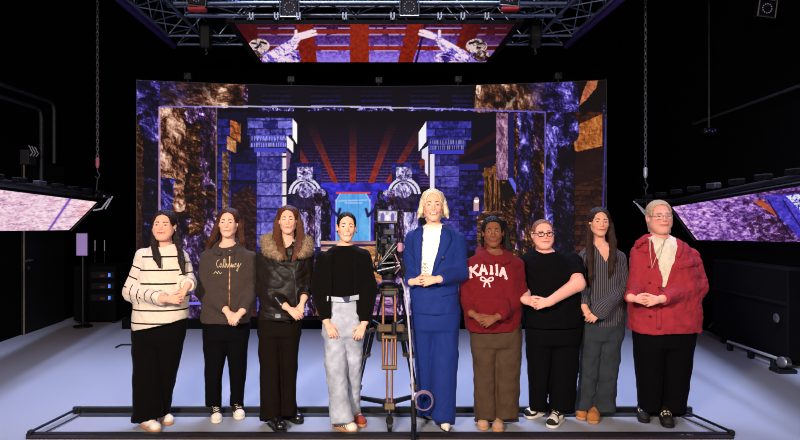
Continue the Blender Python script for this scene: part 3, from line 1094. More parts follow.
for (px, py, d, red, lab) in ((290, 9, 7.08, False, 'square lamp with a ring of dots under the front truss, left of centre'),
                              (409, 8, 7.08, False, 'square lamp with a ring of dots under the front truss, right of centre')):
    stage_light('lamp_unit', tuple(P(px, py, d)), lab, red)
for (px, py, d, lab) in ((509, -2, 7.08, 'dark lamp with a red lower edge at the right end of the front truss'),
                         (198, -2, 7.08, 'dark lamp with a red lower edge at the left end of the front truss')):
    stage_light('lamp_unit', tuple(P(px, py, d)), lab, True, 0.1)
stage_light('lamp_unit', tuple(P(764, 10, 6.6)), 'square lamp tilted in the dark upper right corner', False, 0.14, 0.16, rod=2.2)
for (px, lab) in ((206, 'black hoist motor on the far truss left of the ceiling screen'), (535, 'black hoist motor on the far truss right of the ceiling screen')):
    q = P(px, 36, 8.40)
    t = empty('hoist_motor', tuple(q), lab, 'hoist', 'hoist motors on the far truss')
    MB().box((0, 0, 0), (0.15, 0.14, 0.34), bevel=0.02).build('housing', M_BLKMET, t)
    MB().tube([(0, 0, 0.17), (0, 0, 6.0 - q[2])], 0.012).build('chain', M_GREYMET, t)
    MB().tube([(0, 0, -0.17), (0, 0, -0.2), (0.02, 0, -0.23), (-0.01, 0, -0.25)], 0.012).build('hook', M_GREYMET, t)


# ---- side screens
def side_screen(label, TR, BR, d1, L, pic, name_pic, ext):
    TR, BR, d1 = np.array(TR), np.array(BR), np.array(d1)
    root = empty('side_screen', tuple(BR), label, 'screen', 'tilted side screens')
    A, B = TR - d1 * L, BR - d1 * L
    V, Q = quad_grid(B, BR, A, TR, 420, 70)
    nrm = np.cross(BR - B, A - B)
    nrm /= np.linalg.norm(nrm)
    if nrm @ (np.array([0, 0, EYE]) - BR) < 0:
        nrm = -nrm
        Q = Q[:, ::-1]
    me = mesh_np('screen', V - BR, Q, screen_mat(name_pic, 1.0))
    set_color(me, 'picture', lin(pic(*proj(V))))
    link('screen', me, root)
    bk = -nrm
    c = [B, BR, TR, A]
    VV = [p + bk * 0.006 - BR for p in c] + [p + bk * 0.09 - BR for p in c]
    MB().add(VV, [(0, 1, 2, 3), (7, 6, 5, 4), (0, 4, 5, 1), (1, 5, 6, 2), (2, 6, 7, 3), (3, 7, 4, 0)]).build('cabinet', M_BLKPLA, root)
    inn = np.array([1 if TR[0] < 0 else -1, 0, 0.0])
    e = (TR - BR) / np.linalg.norm(TR - BR)
    top0, top1 = A + e * 0.05 + bk * 0.06, TR + e * 0.05 + bk * 0.06
    MB().tube([top0 - BR, top1 - BR, top1 + inn * ext - BR], 0.028).build('top_rail', M_BLKMET, root, smooth=True)
    MB().tube([TR - e * .01 + d1 * .02 - nrm * -.02 - BR, BR + d1 * .02 + nrm * .02 - BR], 0.016).build('edge_bar', M_BLKMET, root, smooth=True)
    top1 = top1 + inn * ext
    m = MB()
    p1 = top1 - BR
    p2 = p1 + inn * 0.03 + np.array([0, 0, -0.17]) - inn * 0.16
    p3 = p1 - inn * 0.24 + np.array([0, 0, -0.19])
    m.tube([p1, p2], 0.012, 8).tube([p1 + inn * 0.02, p2 + np.array([.05, 0, 0])], 0.01, 8).tube([p2, p3], 0.012, 8).tube([p1, p1 - inn * .1], 0.016, 8)
    m.build('end_bracket', M_BRACK, root, smooth=True)
    rg = random.Random(4)
    for k in range(9):
        q = top0 + (top1 - top0) * (k + .5) / 9.5 - BR
        MB().box(q + np.array([0, 0, 0.03]), (0.07, 0.16, 0.05), bevel=0.01).build('clamp', M_GREYMET if k == 4 else M_PAINT, root)
    return root


dl = np.array([(297 - CX) / F_PX, 1, (CY - 227) / F_PX])
side_screen('tilted screen showing pink stone at the left edge of the photo', P(97, 202, 8.3), P(69, 230, 8.22), dl, 3.9, left_panel_picture, 'left_screen_picture', .20)
dr = np.array([(492 - CX) / F_PX, 1, (CY - 236) / F_PX])
side_screen('tilted screen showing violet stone with a blue patch at the right edge', P(672, 207, 8.0), P(697, 240, 7.95), dr, 4.0, right_panel_picture, 'right_screen_picture', .50)


# ---- hoist chains
def chain(label, px, d, py0, py1, red):
    top, bot = P(px, py0, d), P(px, py1, d)
    t = empty('hoist_chain', tuple(bot), label, 'chain', 'hoist chains')
    m = MB()
    L = top[2] - bot[2]
    pitch = 0.05
    for i in range(int(L / pitch)):
        z = i * pitch + 0.1
        pts = []
        for k in range(8):
            an = 2 * math.pi * k / 8
            a, b = 0.017 * math.cos(an), 0.034 * math.sin(an)
            pts.append((a, 0, z + b) if i % 2 else (0, a, z + b))
        m.tube(pts, 0.0055, 5, closed=True)
    m.build('chain_links', M_STEEL, t)
    MB().lathe((0, 0, 0), (0, 0, 1), [(0.014, 0), (0.024, 0.03), (0.024, 0.12), (0.012, 0.14)], 12).build(
        'hook_block', mat('pink_block', (190, 110, 120), noise=.1) if red else M_BRACK, t, smooth=True)
    pts = [(0, 0, 0), (0, 0, -0.05), (0.03, 0, -0.09), (0.01, 0, -0.14), (-0.03, 0, -0.11)]
    MB().tube(pts, 0.011, 8).build('hook', M_GREYMET, t, smooth=True)
    MB().tube([(0, 0, -0.14), (-0.02 if red else 0.02, 0, -0.38)], 0.011, 8).build('sling', M_BLKPLA, t)


chain('pale hoist chain hanging above the end of the left tilted screen', 97.5, 8.1, -122.5, 168, True)
chain('pale hoist chain hanging in the dark above the person in red', 645.5, 7.9, -131, 178, False)

# ---- things in the dark at the left
t = empty('equipment_rack', (-4.02, 9.35, 0), 'black equipment rack with three blue lights behind the left screen', 'rack')
MB().box((0, 0, 0.44), (0.62, 0.6, 0.8), bevel=0.01).build('cabinet', M_PAINT, t)
for z in (0.04,):
    for sx in (-1, 1):
        for sy in (-1, 1):
            MB().lathe((sx * .25, sy * .24, 0), (0, 0, 1), [(0.02, 0), (0.03, 0.02), (0.02, 0.045)], 10).build('foot', M_BLKPLA, t)
for py in (275, 286, 297.5):
    q = P(110, py, 9.04) - np.array(t.location)
    q[1] = -0.315
    u = MB().box((q[0] - 0.1, q[1], q[2]), (0.34, 0.03, 0.1), bevel=0.006).build('drive_unit', M_BLKMET, t)
    MB().box((q[0], q[1] - 0.02, q[2]), (0.03, 0.012, 0.05)).build('blue_light', mat('blue_led', (40, 60, 160), emit=(90, 130, 255), estr=1.1), u)
    MB().box((q[0] - 0.1, q[1] - 0.02, q[2] - .01), (0.07, 0.012, 0.035)).build('label_plate', mat('dull_red', (90, 50, 40), noise=.2), u)

t = empty('pole_monitor', tuple(P(82, 256.5, 8.75)), 'small upright lavender monitor glowing in the dark left of the screen wall', 'monitor')
MB().box((0, 0.02, 0.17), (0.17, 0.04, 0.335), bevel=0.008).build('casing', M_BLKPLA, t)
MB().box((0, -0.003, 0.17), (0.15, 0.008, 0.31)).build('display', mat('lavender_display', (60, 50, 70), emit=(146, 118, 172), estr=0.95), t)
MB().tube([(0, 0.03, 0), (0, 0.03, 0.12 - P(82, 256.5, 8.75)[2])], 0.02).build('pole', M_BLKMET, t)
MB().lathe((0, 0.03, 0.0 - P(82, 256.5, 8.75)[2]), (0, 0, 1), [(0.13, 0), (0.13, 0.02), (0.03, 0.04), (0.03, 0.14)], 20).build('base', M_BLKMET, t)
for px, lab in ((95, 'thin pale glowing strip nearer the lavender monitor'), (104.5, 'thin pale glowing strip farther from the lavender monitor')):
    q = P(px, 252, 10.1)
    t = empty('added_post', (q[0], q[1], 0), lab, 'post', 'thin pale glowing strips in the dark')  # post added only to carry a thin pale upright slit
    MB().tube([(0, 0, 0.03), (0, 0, q[2] + .02)], 0.012, 8).build('pole', M_BLKMET, t)
    MB().tube([(0, 0, q[2] + .02), (0, 0, q[2] + 0.19)], 0.008, 8).build('glowing_tip', mat('glowing_tip', (200, 190, 190), noise=.1, emit=(120, 115, 120), estr=.5), t)  # slit's brightness put in as a glow; the tip is no lamp
    MB().lathe((0, 0, 0), (0, 0, 1), [(0.05, 0), (0.05, 0.03), (0.02, 0.04)], 16).build('base', M_BLKMET, t)

# door in the left wall
q = P(21, 268, 8.2)
dy = q[1]
d1 = struct(MB().box((XL + 0.02, dy + 0.55, 1.15), (0.04, 1.1, 2.3), bevel=0.004).build('door_1', mat('dark_door', (7, 7, 7), rough=.7, noise=.2), origin=(XL + .02, dy + .55, 0)))
m = MB().box((0.03, -0.56, 1.15), (0.02, 0.012, 2.3))
m.build('door_edge', mat('pale_edge', (120, 110, 96), rough=.5, noise=.2), d1)
m = MB().tube([(0.02, -0.45, 0.98), (0.08, -0.45, 0.98), (0.08, -0.62, 0.98)], 0.013, 8)
m.build('door_handle', M_STEEL, d1, smooth=True)
m = MB().lathe((0.03, -0.45, 0.88), (1, 0, 0), [(0.025, 0), (0.025, 0.01)], 12)
m.build('door_lock', M_STEEL, d1)
# conduits on the left wall
for k, (z, y1, drop, lab) in enumerate(((3.2, 8.95, .75, 'upper dark conduit pipe bending down on the left wall'), (3.05, 8.6, .9, 'middle dark conduit pipe bending down on the left wall'),
                                        (2.0, 9.6, .0, 'lowest straight conduit pipe on the left wall'))):
    pts = [(XL + .06 , 5.0, z), (XL + .06, y1 - .12, z), (XL + .06, y1 - .03, z - .03), (XL + .06, y1, z - .12)]
    pts += [(XL + .06, y1, z - .12 - drop)] if drop else []
    if not drop:
        pts = pts[:2]
    o = MB().tube([np.array(p) for p in pts], 0.03, 10).build('conduit_pipe', M_GREYMET, origin=(XL + .06, 5.0, z), smooth=True)
    tag(o, lab, 'pipe', 'conduit pipes on the left wall')
t = empty('junction_box', (XL + .07, 8.25, 2.35), 'small grey box with pale cables among the pipes on the left wall', 'box')
MB().box((0, 0, 0), (.12, .2, .2), bevel=.01).build('casing', M_GREYMET, t)
for k in range(3):
    MB().tube([(.07, -.07 + .07 * k, .02), (.1, -.07 + .07 * k, .06), (.05, -.07 + .07 * k, .15)], .008, 6).build('cable_end', M_BRACK, t)

# things in the dark at the right
pts = [P(805, 86, 6.55), P(690, 124, 8.7)]
for p_ in pts:
    p_[0] = XR - .06
tag(MB().tube(pts, 0.02, 10).build('cable_pipe', M_GREYMET, origin=tuple(pts[0])), 'long thin pipe sloping along the dark right wall', 'pipe')
t = empty('work_light', tuple(P(709, 131, 8.0)), 'small dark lamp with bluish dots under the sloping pipe', 'light')
MB().box((0, 0, 0), (.16, .1, .08), bevel=.01).build('housing', M_BLKMET, t)
MB().tube([(0, 0, .04), (0, 0, .3), (.0, 0, 6.0 - P(709, 131, 8.0)[2])], .008, 6).build('hanger', M_BLKMET, t)
m = MB()
for k in range(4):
    m.lathe((-.055 + .036 * k, -.05, -.01 + .012 * (k % 2)), (0, -1, 0), [(.008, 0), (.004, .006)], 8)
m.build('lamp_dots', mat('blue_dots', (30, 30, 90), emit=(80, 80, 190), estr=.7), t)


def dark_case(loc, size, label, cat='case'):
    t = empty('flight_case', loc, label, cat, 'dark cases along the right wall')
    w, l, h = size
    MB().box((0, 0, h / 2 + .08), (w, l, h), bevel=.015).build('case_body', M_PAINT, t)
    m = MB().box((-w / 2 - .004, 0, h * .62 + .08), (.012, l * .98, .03))
    m.build('lid_edge', M_BLKMET, t)
    for sy in (-1, 1):
        MB().lathe((-w / 2 + .06, sy * l * .4, .04), (0, 1, 0), [(.04, -.015), (.04, .015)], 14).build('wheel', M_BLKPLA, t)
        MB().lathe((w / 2 - .06, sy * l * .4, .04), (0, 1, 0), [(.04, -.015), (.04, .015)], 14).build('wheel', M_BLKPLA, t)
        MB().box((-w / 2 + .06, sy * l * .4, .07), (.05, .05, .04)).build('wheel_bracket', M_BLKMET, t)
    return t


t = dark_case((XR - .16, 7.1, 0), (.26, 1.4, .95), 'low black case against the right wall behind the bright rail', 'case')
MB().lathe((-.14, -.55, .5), (-1, 0, 0), [(.045, 0), (.05, .01), (.03, .02)], 16).build('latch', M_STEEL, t)
q0, q1 = P(728, 344, floor_d(350)), P(777, 364, floor_d(368))
q0[2] = q1[2] = .1
t = empty('floor_rail', (q0[0], q0[1], 0), 'thin bright rail lying low along the right wall', 'rail')
O = np.array(t.location)
MB().tube([q0 - O, q1 - O], .016, 10).build('tube', M_BRACK, t)
for f in (.05, .5, .95):
    q = q0 + (q1 - q0) * f - O
    MB().box((q[0], q[1], .045), (.06, .06, .09), bevel=.01).build('foot', M_BLKMET, t)
q = P(783, 368, floor_d(372))
t = empty('floor_lamp_unit', (q[0], q[1], 0), 'small grey lamp standing on the floor at the end of the bright rail', 'light')
MB().box((0, 0, .02), (.2, .16, .04), bevel=.01).build('base', M_BLKMET, t)
MB().lathe((.04, 0, .1), (-1, -.4, .1), [(.05, 0), (.055, .08), (.04, .09)], 16).build('lamp_head', M_STEEL, t, smooth=True)
MB().tube([(.04, .06, .03), (.04, .06, .1)], .012, 8).build('yoke', M_BLKMET, t)
q = P(716, 338, 7.9)
t = empty('equipment_bag', (q[0], q[1], 0), 'soft black bag on the floor by the right wall', 'bag')
fb = Field()
fb.ell((0, 0, .1), (.22, .16, .1), .02).ell((.1, .05, .12), (.14, .12, .09), .03).cut(lambda x, y, z: -(z - .0) + 0 * x + 0 * y)
V, Q = fb.mesh(.015)
link('bag_body', mesh_np('bag_body', V, Q, M_BLKPLA), t)
MB().tube([(-.12, -.05, .16), (-.06, -.06, .24), (.06, -.06, .24), (.12, -.05, .17)], .012, 8).build('handle', M_BLKMET, t, smooth=True)

# ---- black frame lying on the floor round the feet
ya, yb = 4.50, 4.97
t = empty('floor_frame', (0, (ya + yb) / 2, 0), 'black rectangular metal frame lying on the floor around the feet', 'frame')
O = np.array(t.location)
xa, xb = -2.42, 2.56
b = MB().box(((xa + xb) / 2 + .0, ya - .03 - O[1], .012), (xb - xa + .1, .05, .024), bevel=.004)
b.build('front_bar', M_BLKMET, t)
b = MB().box(((xa + xb) / 2, ya - .075 - O[1], .008), (xb - xa + .05, .05, .016), bevel=.003)
b.build('front_strip', mat('maroon_strip', (38, 24, 26), rough=.6, noise=.2), t)
b = MB().box(((xa + xb) / 2 + .03, yb - O[1], .03), (xb - xa - .02, .03, .05), bevel=.004)
b.build('back_bar', M_BLKMET, t)
MB().box(((xa + xb) / 2 + .06, yb - .05 - O[1], .008), (xb - xa - .14, .06, .014), bevel=.003).build('back_strip', M_GREYMET, t)
for sx, xx0, xx1 in ((-1, xa - .02, -2.33), (1, xb + .04, 2.46)):
    MB().tube([(xx0, ya - .06 - O[1], .035), (xx1, yb + .02 - O[1], .045)], .010, 10).build('side_rod', M_BLKMET, t)
    MB().tube([(xx0 - sx * .07, ya - .02 - O[1], .012), (xx1 - sx * .05, yb - O[1], .012)], .006, 8).build('side_wire', M_GREYMET, t)
    for (xx, yy) in ((xx0, ya - .04), (xx1, yb)):
        MB().box((xx, yy - O[1], .026), (.04, .045, .04), bevel=.008).build('corner_clamp', M_BLKPLA, t)


def letter_bars(word, x0, z0, h, w, y, thick=.12):
    """plain stroke capitals as little raised bars on a face that looks to -y"""
    S = {'E': [(0, 0, 0, 1), (0, 1, 1, 1), (0, .5, .8, .5), (0, 0, 1, 0)], 'V': [(0, 1, .5, 0), (.5, 0, 1, 1)],
         'L': [(0, 1, 0, 0), (0, 0, 1, 0)], 'O': [(0, 0, 0, 1), (0, 1, 1, 1), (1, 1, 1, 0), (1, 0, 0, 0)],
         'P': [(0, 0, 0, 1), (0, 1, 1, 1), (1, 1, 1, .5), (1, .5, 0, .5)],
         'R': [(0, 0, 0, 1), (0, 1, 1, 1), (1, 1, 1, .5), (1, .5, 0, .5), (.4, .5, 1, 0)]}
    m = MB()
    for ch in word:
        for (a, b, c, d) in S.get(ch, []):
            p0, p1 = np.array([x0 + a * w, 0, z0 + b * h]), np.array([x0 + c * w, 0, z0 + d * h])
            L = np.linalg.norm(p1 - p0)
            an = math.atan2(p1[2] - p0[2], p1[0] - p0[0])
            cc = (p0 + p1) / 2
            m.box((cc[0], y, cc[2]), (L + thick * h, .002, thick * h), rot=Matrix.Rotation(-an, 3, 'Y'))
        x0 += w * 1.45
    return m


m = letter_bars('VELOER', 2.215, .0045, .013, .0125, ya - .0565 - O[1])
m.box((2.19, ya - .0565 - O[1], .011), (.03, .002, .006)).box((2.185, ya - .0565 - O[1], .011), (.006, .002, .012))
m.build('lettering', mat('white_lettering', (215, 215, 215), noise=.05), t)

q = [P(138, 345.5, floor_d(345.5)), P(122, 345.5, floor_d(345.5)), P(118, 347, floor_d(347)), P(116, 348.5, floor_d(348.5))]
for a_ in q:
    a_[2] = .012
tag(MB().tube(q, .010, 8).build('floor_cable', M_BLKPLA, origin=(q[0][0], q[0][1], 0), smooth=True), 'short thin black cable on the floor behind the striped jumper', 'cable')
# ------------------------------------------------------------------ people
def V3(*a):
    return np.array(a, float)


def unit(v):
    v = np.asarray(v, float)
    return v / (np.linalg.norm(v) + 1e-12)


def head_R(yaw, pitch, roll):
    """yaw > 0 turns the face towards the right of the photo, pitch > 0 looks up, roll > 0 leans the crown to the right"""
    return np.array(Matrix.Rotation(math.radians(yaw), 3, 'Z') @ Matrix.Rotation(math.radians(roll), 3, 'Y') @ Matrix.Rotation(math.radians(-pitch), 3, 'X'))


class Person:
    def __init__(self, name_label, px, d0, group=None):
        self.d0 = d0
        self.org = V3((px - CX) * d0 / F_PX, d0, 0)
        self.label = name_label
        self.body = Field()
        self.kids = []

    def p(self, px, py, yo=0.0):
        return P(px, py, self.d0 + yo) - self.org

    def secs(self, rows, shrink=0.0):
        """rows (py, left px, right px, half depth, y offset) -> sections for Field.loft"""
        out = []
        for r in rows:
            py, a, b, ry = r[:4]
            yc = r[4] if len(r) > 4 else 0.0
            A, B = self.p(a, py, yc), self.p(b, py, yc)
            out.append((A[2], (A[0] + B[0]) / 2, yc, max((B[0] - A[0]) / 2 - shrink, .015), max(ry - shrink, .015)))
        return out


SKINS = {}


def skin_mat(name, rgb):
    if name not in SKINS:
        m = mat('skin_' + name, rgb, rough=0.55, spec=0.2, attr='tone', bump=0.08, bscale=150)
        b = m.node_tree.nodes['Principled BSDF']
        b.inputs['Subsurface Weight'].default_value = 0.12
        b.inputs['Subsurface Radius'].default_value = (0.02, 0.008, 0.004)
        b.inputs['Subsurface Scale'].default_value = 0.3
        SKINS[name] = m
    return SKINS[name]


def add_head(pr, px, top, chin, yaw=0, pitch=0, roll=0, yo=-0.02, wide=1.0, jaw=1.0, full=0.0, nose=1.0):
    mpp = (pr.d0 + yo) / F_PX
    H = (chin - top) * mpp
    s = H / 0.243
    R = head_R(yaw, pitch, roll)
    c = pr.p(px, chin - (0.115 / 0.243) * (chin - top), yo)
    pr.hs, pr.hR, pr.hc, pr.hw = s, R, c, wide
    S = V3(s * wide, s, s)
    h = lambda x, y, z: c + R @ (V3(x, y, z) * S)
    pr.h = h
    f = pr.body
    E = lambda cc, rr, k=.012, sub=False: f.ell(h(*cc), V3(*rr) * S, k, R, sub)
    w = s * wide
    E((0, .015, .035), (.073, .092, .080))
    E((0, -.018, -.03), (.060 * jaw, .072, .078), .03)
    for sg in (-1, 1):
        f.cap(h(sg * .044 * jaw, .0, -.055), h(sg * .02 * jaw, -.058, -.092), .022 * w, .018 * w, .03)
        E((sg * .034, -.058, -.022), (.024 + full * .006, .024, .022), .03)
        f.cap(h(sg * .012, -.0755, .018), h(sg * .046, -.062, .018), .0080 * s, .0065 * s, .028)
    E((0, -.066, -.098), (.020, .018, .016), .028)
    for sg in (-1, 1):
        E((sg * .031, -.103, .001), (.018, .018, .012), .016, True)
        f.ell(h(sg * .031, -.0755, .001), V3(.0145, .0125, .0105) * S, .005, R)
    f.cap(h(0, -.081, .012), h(0, -.100 - .004 * nose, -.028), .0075 * s, .0105 * s * nose, .014)
    for sg in (-1, 1):
        f.ell(h(sg * .012, -.091, -.032), V3(.0085, .010, .0075) * s * nose, .007, R)
    E((0, -.088, -.056), (.026, .012, .016), .016)
    f.cap(h(-.018, -.087, -.055), h(.018, -.087, -.055), .0055 * s, None, .008)
    f.cap(h(-.014, -.086, -.064), h(.014, -.086, -.064), .0062 * s, None, .008)
    for sg in (-1, 1):
        f.ell(h(sg * .077, .012, -.008), V3(.010, .018, .031) * S, .006, R @ np.array(Matrix.Rotation(math.radians(-sg * 20), 3, 'Z')))
        f.ell(h(sg * .086, .004, -.006), V3(.006, .010, .018) * S, .006, R, True)
    if full > 0:
        E((0, -.03, -.105), (.045, .05, .022), .03)
        for sg in (-1, 1):
            E((sg * .046, -.03, -.05), (.022, .03, .03), .03)
    return pr


def add_neck(pr, base_px, base_py, r=.050, yo=0.02):
    b = pr.p(base_px, base_py, yo)
    t = pr.h(0, .022, -.055)
    pr.nb = b
    pr.body.cap(t, b, r * .97, r * 1.06, .025)
    return pr


HANDS = []


def add_hand(pr, wrist, d, n, thumb, s=1.0, curl=(18, 30, 22), spread=1.0, rest=None):
    """wrist point, direction to the knuckles, outward back-of-hand normal, thumb side vector"""
    f = pr.body
    s = s * .88
    d = unit(d)
    n = unit(n - (n @ d) * d)
    t = np.cross(d, n)
    if t @ np.asarray(thumb, float) < 0:
        t = -t
    f.cap(wrist - d * .02, wrist + d * .02, .024 * s, .026 * s, .012)
    offs = (.030, .010, -.010, -.029)
    lens = (.070, .079, .073, .057)
    for i, (o, L) in enumerate(zip(offs, lens)):
        kn = wrist + d * (.088 - .004 * abs(i - 1)) * s + t * o * s
        f.cap(wrist + d * .015 * s + t * o * .6 * s, kn, .0135 * s, .0115 * s, .010)
        p0 = kn
        a = 0.0
        fan = (t * (1.2 - i) * .05 * spread)
        for j, q in enumerate((.45, .31, .24)):
            a += math.radians(curl[j] + 4 * i)
            dv = unit(d * math.cos(a) - n * math.sin(a) + fan)
            p1 = p0 + dv * L * q * s
            f.cap(p0, p1, (.0092, .0083, .0075)[j] * s, (.0085, .0076, .0066)[j] * s, .003)
            p0 = p1
    b = wrist + d * .022 * s + t * .024 * s - n * .004
    a1 = unit(d * .72 + t * .62 - n * .25)
    a2 = unit(d * .95 + t * .15 - n * .3)
    p1 = b + a1 * .045 * s
    p2 = p1 + unit(a1 + a2) * .034 * s
    p3 = p2 + a2 * .026 * s
    f.cap(b, p1, .0140 * s, .0105 * s, .010).cap(p1, p2, .0102 * s, .0090 * s, .003).cap(p2, p3, .0090 * s, .0072 * s, .003)
    pr.hz = getattr(pr, 'hz', []) + [(wrist[2] - .2, wrist[2] + .06)]


def finish_body(pr, name, skin, rgb, blush=0.12, lips=(176, 88, 84), fine=.0042):
    hz = [(pr.hc[2] - .16, pr.hc[2] + .15)] + getattr(pr, 'hz', [])
    pr.body.cut(below(.10))
    V, Q = pr.body.mesh(fine, zfine=hz, hz=.009, rel=1)
    me = mesh_np('person', V, Q, skin_mat(name, rgb))
    L = (V - pr.hc) @ pr.hR / V3(pr.hs * pr.hw, pr.hs, pr.hs)
    col = np.tile(lin(rgb), (len(V), 1))
    red = lin(np.array(rgb) * V3(1.0, .74, .72))
    for sg in (-1, 1):
        g = np.exp(-(((L[:, 0] - sg * .038) / .020) ** 2 + ((L[:, 2] + .028) / .016) ** 2)) * (L[:, 1] < -.03)
        col += (red - col) * (g * blush * 3)[:, None].clip(0, 1)
    g = np.exp(-((L[:, 0] / .012) ** 2 + ((L[:, 2] + .03) / .012) ** 2)) * (L[:, 1] < -.08)
    col += (red - col) * (g * blush * 2)[:, None].clip(0, 1)
    set_color(me, 'tone', col)
    o = link('person', me, loc=tuple(pr.org))
    tag(o, pr.label, 'person', 'people standing in a row')
    pr.obj = o
    hm = (np.abs(L) < V3(.13, .14, .16)).all(1)
    fq = Q[hm[Q].all(1)]
    used = np.unique(fq)
    mp = np.full(len(V), -1)
    mp[used] = np.arange(len(used))
    pr.face = BVHTree.FromPolygons(L[used].tolist(), mp[fq].tolist())
    return o


def on_face(pr, x, z, off):
    h = pr.face.ray_cast(Vector((x, -.25, z)), Vector((0, 1, 0)))
    y = h[0].y if h[0] is not None else -.085
    return pr.h(x, y - off, z)


def decal(pr, name, outline_fn, nu, nv, m, off=.0012, mats=None, pick=None):
    """small raised patch that follows the face; outline_fn(u, v) -> x, z in head space"""
    V = []
    for j in range(nv):
        for i in range(nu):
            x, z = outline_fn(i / (nu - 1), j / (nv - 1))
            e = min(i, nu - 1 - i, j, nv - 1 - j)
            V.append(on_face(pr, x, z, off if e > 0 else -.0006))
    Q = grid_q(nu, nv)
    me = mesh_np(name, V, Q, m)
    if mats:
        for x in mats:
            me.materials.append(x)
        mi = []
        for q in range(len(Q)):
            i, j = q % (nu - 1), q // (nu - 1)
            mi.append(pick((i + .5) / (nu - 1), (j + .5) / (nv - 1)))
        me.polygons.foreach_set('material_index', np.array(mi, np.int32))
    return link(name, me, pr.obj)


M_EYEW = mat('eye_white', (178, 166, 160), rough=.25, noise=.03)
M_PUP = mat('pupil', (10, 8, 8), rough=.15)
M_LASH = mat('lash', (22, 14, 12), rough=.6, noise=.1)
M_TEETH = mat('teeth', (240, 234, 224), rough=.3, noise=.03)
M_MOUTH = mat('mouth_line', (92, 36, 34), rough=.6, noise=.1)
M_NOSTRIL = mat('nostril', (120, 62, 52), rough=.8, noise=.1)


def add_face(pr, iris=(84, 60, 44), brow=(50, 32, 26), lip=(182, 92, 88), smile=.4, teeth=False, brow_w=.0058, open_=1.0):
    open_ *= .95
    mi = mat('iris_%d_%d_%d' % iris, iris, rough=.2, noise=.1)
    mb = mat('brow_%d_%d_%d' % brow, brow, rough=.8, noise=.2, nscale=300)
    ml = mat('lip_%d_%d_%d' % lip, lip, rough=.4, noise=.06, nscale=200)
    for sg in (-1, 1):
        def eye(u, v, sg=sg):
            a = (u - .5) * 2
            top = .0062 * open_ * (1 - abs(a) ** 2.2) + .0006
            bot = -.0048 * open_ * (1 - abs(a) ** 2.2) - .0004
            return sg * .0315 + a * .0158, .001 + bot + (top - bot) * v + .0010 * a * sg

        def pick(u, v):
            a, b = (u - .5) * .030, (v - .45) * .0115 * open_
            r = math.hypot(a, b)
            if v > .70:
                return 3
            if v < .07:
                return 3 if abs(u - .5) > .25 else 0
            return 2 if r < .0036 else (1 if r < .0070 else 0)
        decal(pr, 'eye', eye, 21, 11, M_EYEW, .0012, [mi, M_PUP, M_LASH], pick)

        def brw(u, v, sg=sg):
            x = .012 + .040 * u
            z = .0205 + .0075 * math.sin(math.pi * min(1, u * .75 + .12)) - .004 * u
            w = brow_w * (1 - .6 * u) * (.5 + min(u * 4, .5))
            return sg * x, z + (v - .5) * 2 * w
        decal(pr, 'eyebrow', brw, 14, 5, mb, .0022)

        def nos(u, v, sg=sg):
            return sg * .0075 + (u - .5) * .008, -.0385 + (v - .5) * .0035
        decal(pr, 'nostril', nos, 5, 4, M_NOSTRIL, .0007)
    wd = .0225 + .005 * smile + (.002 if teeth else 0)

    def lips(u, v):
        a = (u - .5) * 2
        e = max(0.0, 1 - abs(a) ** 2.0)
        curve = .0055 * smile * a * a
        up = .0062 * e * (1 - .22 * math.exp(-(a * 5) ** 2)) + .0003
        lo = -(.0078 + (.003 if teeth else 0)) * e ** .8 - .0003
        return a * wd, -.0605 + curve + lo + (up - lo) * v

    def lpick(u, v):
        a = abs(u - .5) * 2
        if teeth and a < .72 and .36 < v < .68:
            return 1
        if .50 < v < .60 and a < .95:
            return 2 if not teeth else 0
        return 0
    decal(pr, 'lips', lips, 23, 15, ml, .0016, [M_TEETH, M_MOUTH], lpick)


# ---- hair
def hair_mat(name, rgb, rough=.52):
    return mat('hair_' + name, rgb, rough=rough, spec=.22, noise=.38, nscale=90, stretch=(3.2, 3.2, .12), bump=.5, bscale=110)


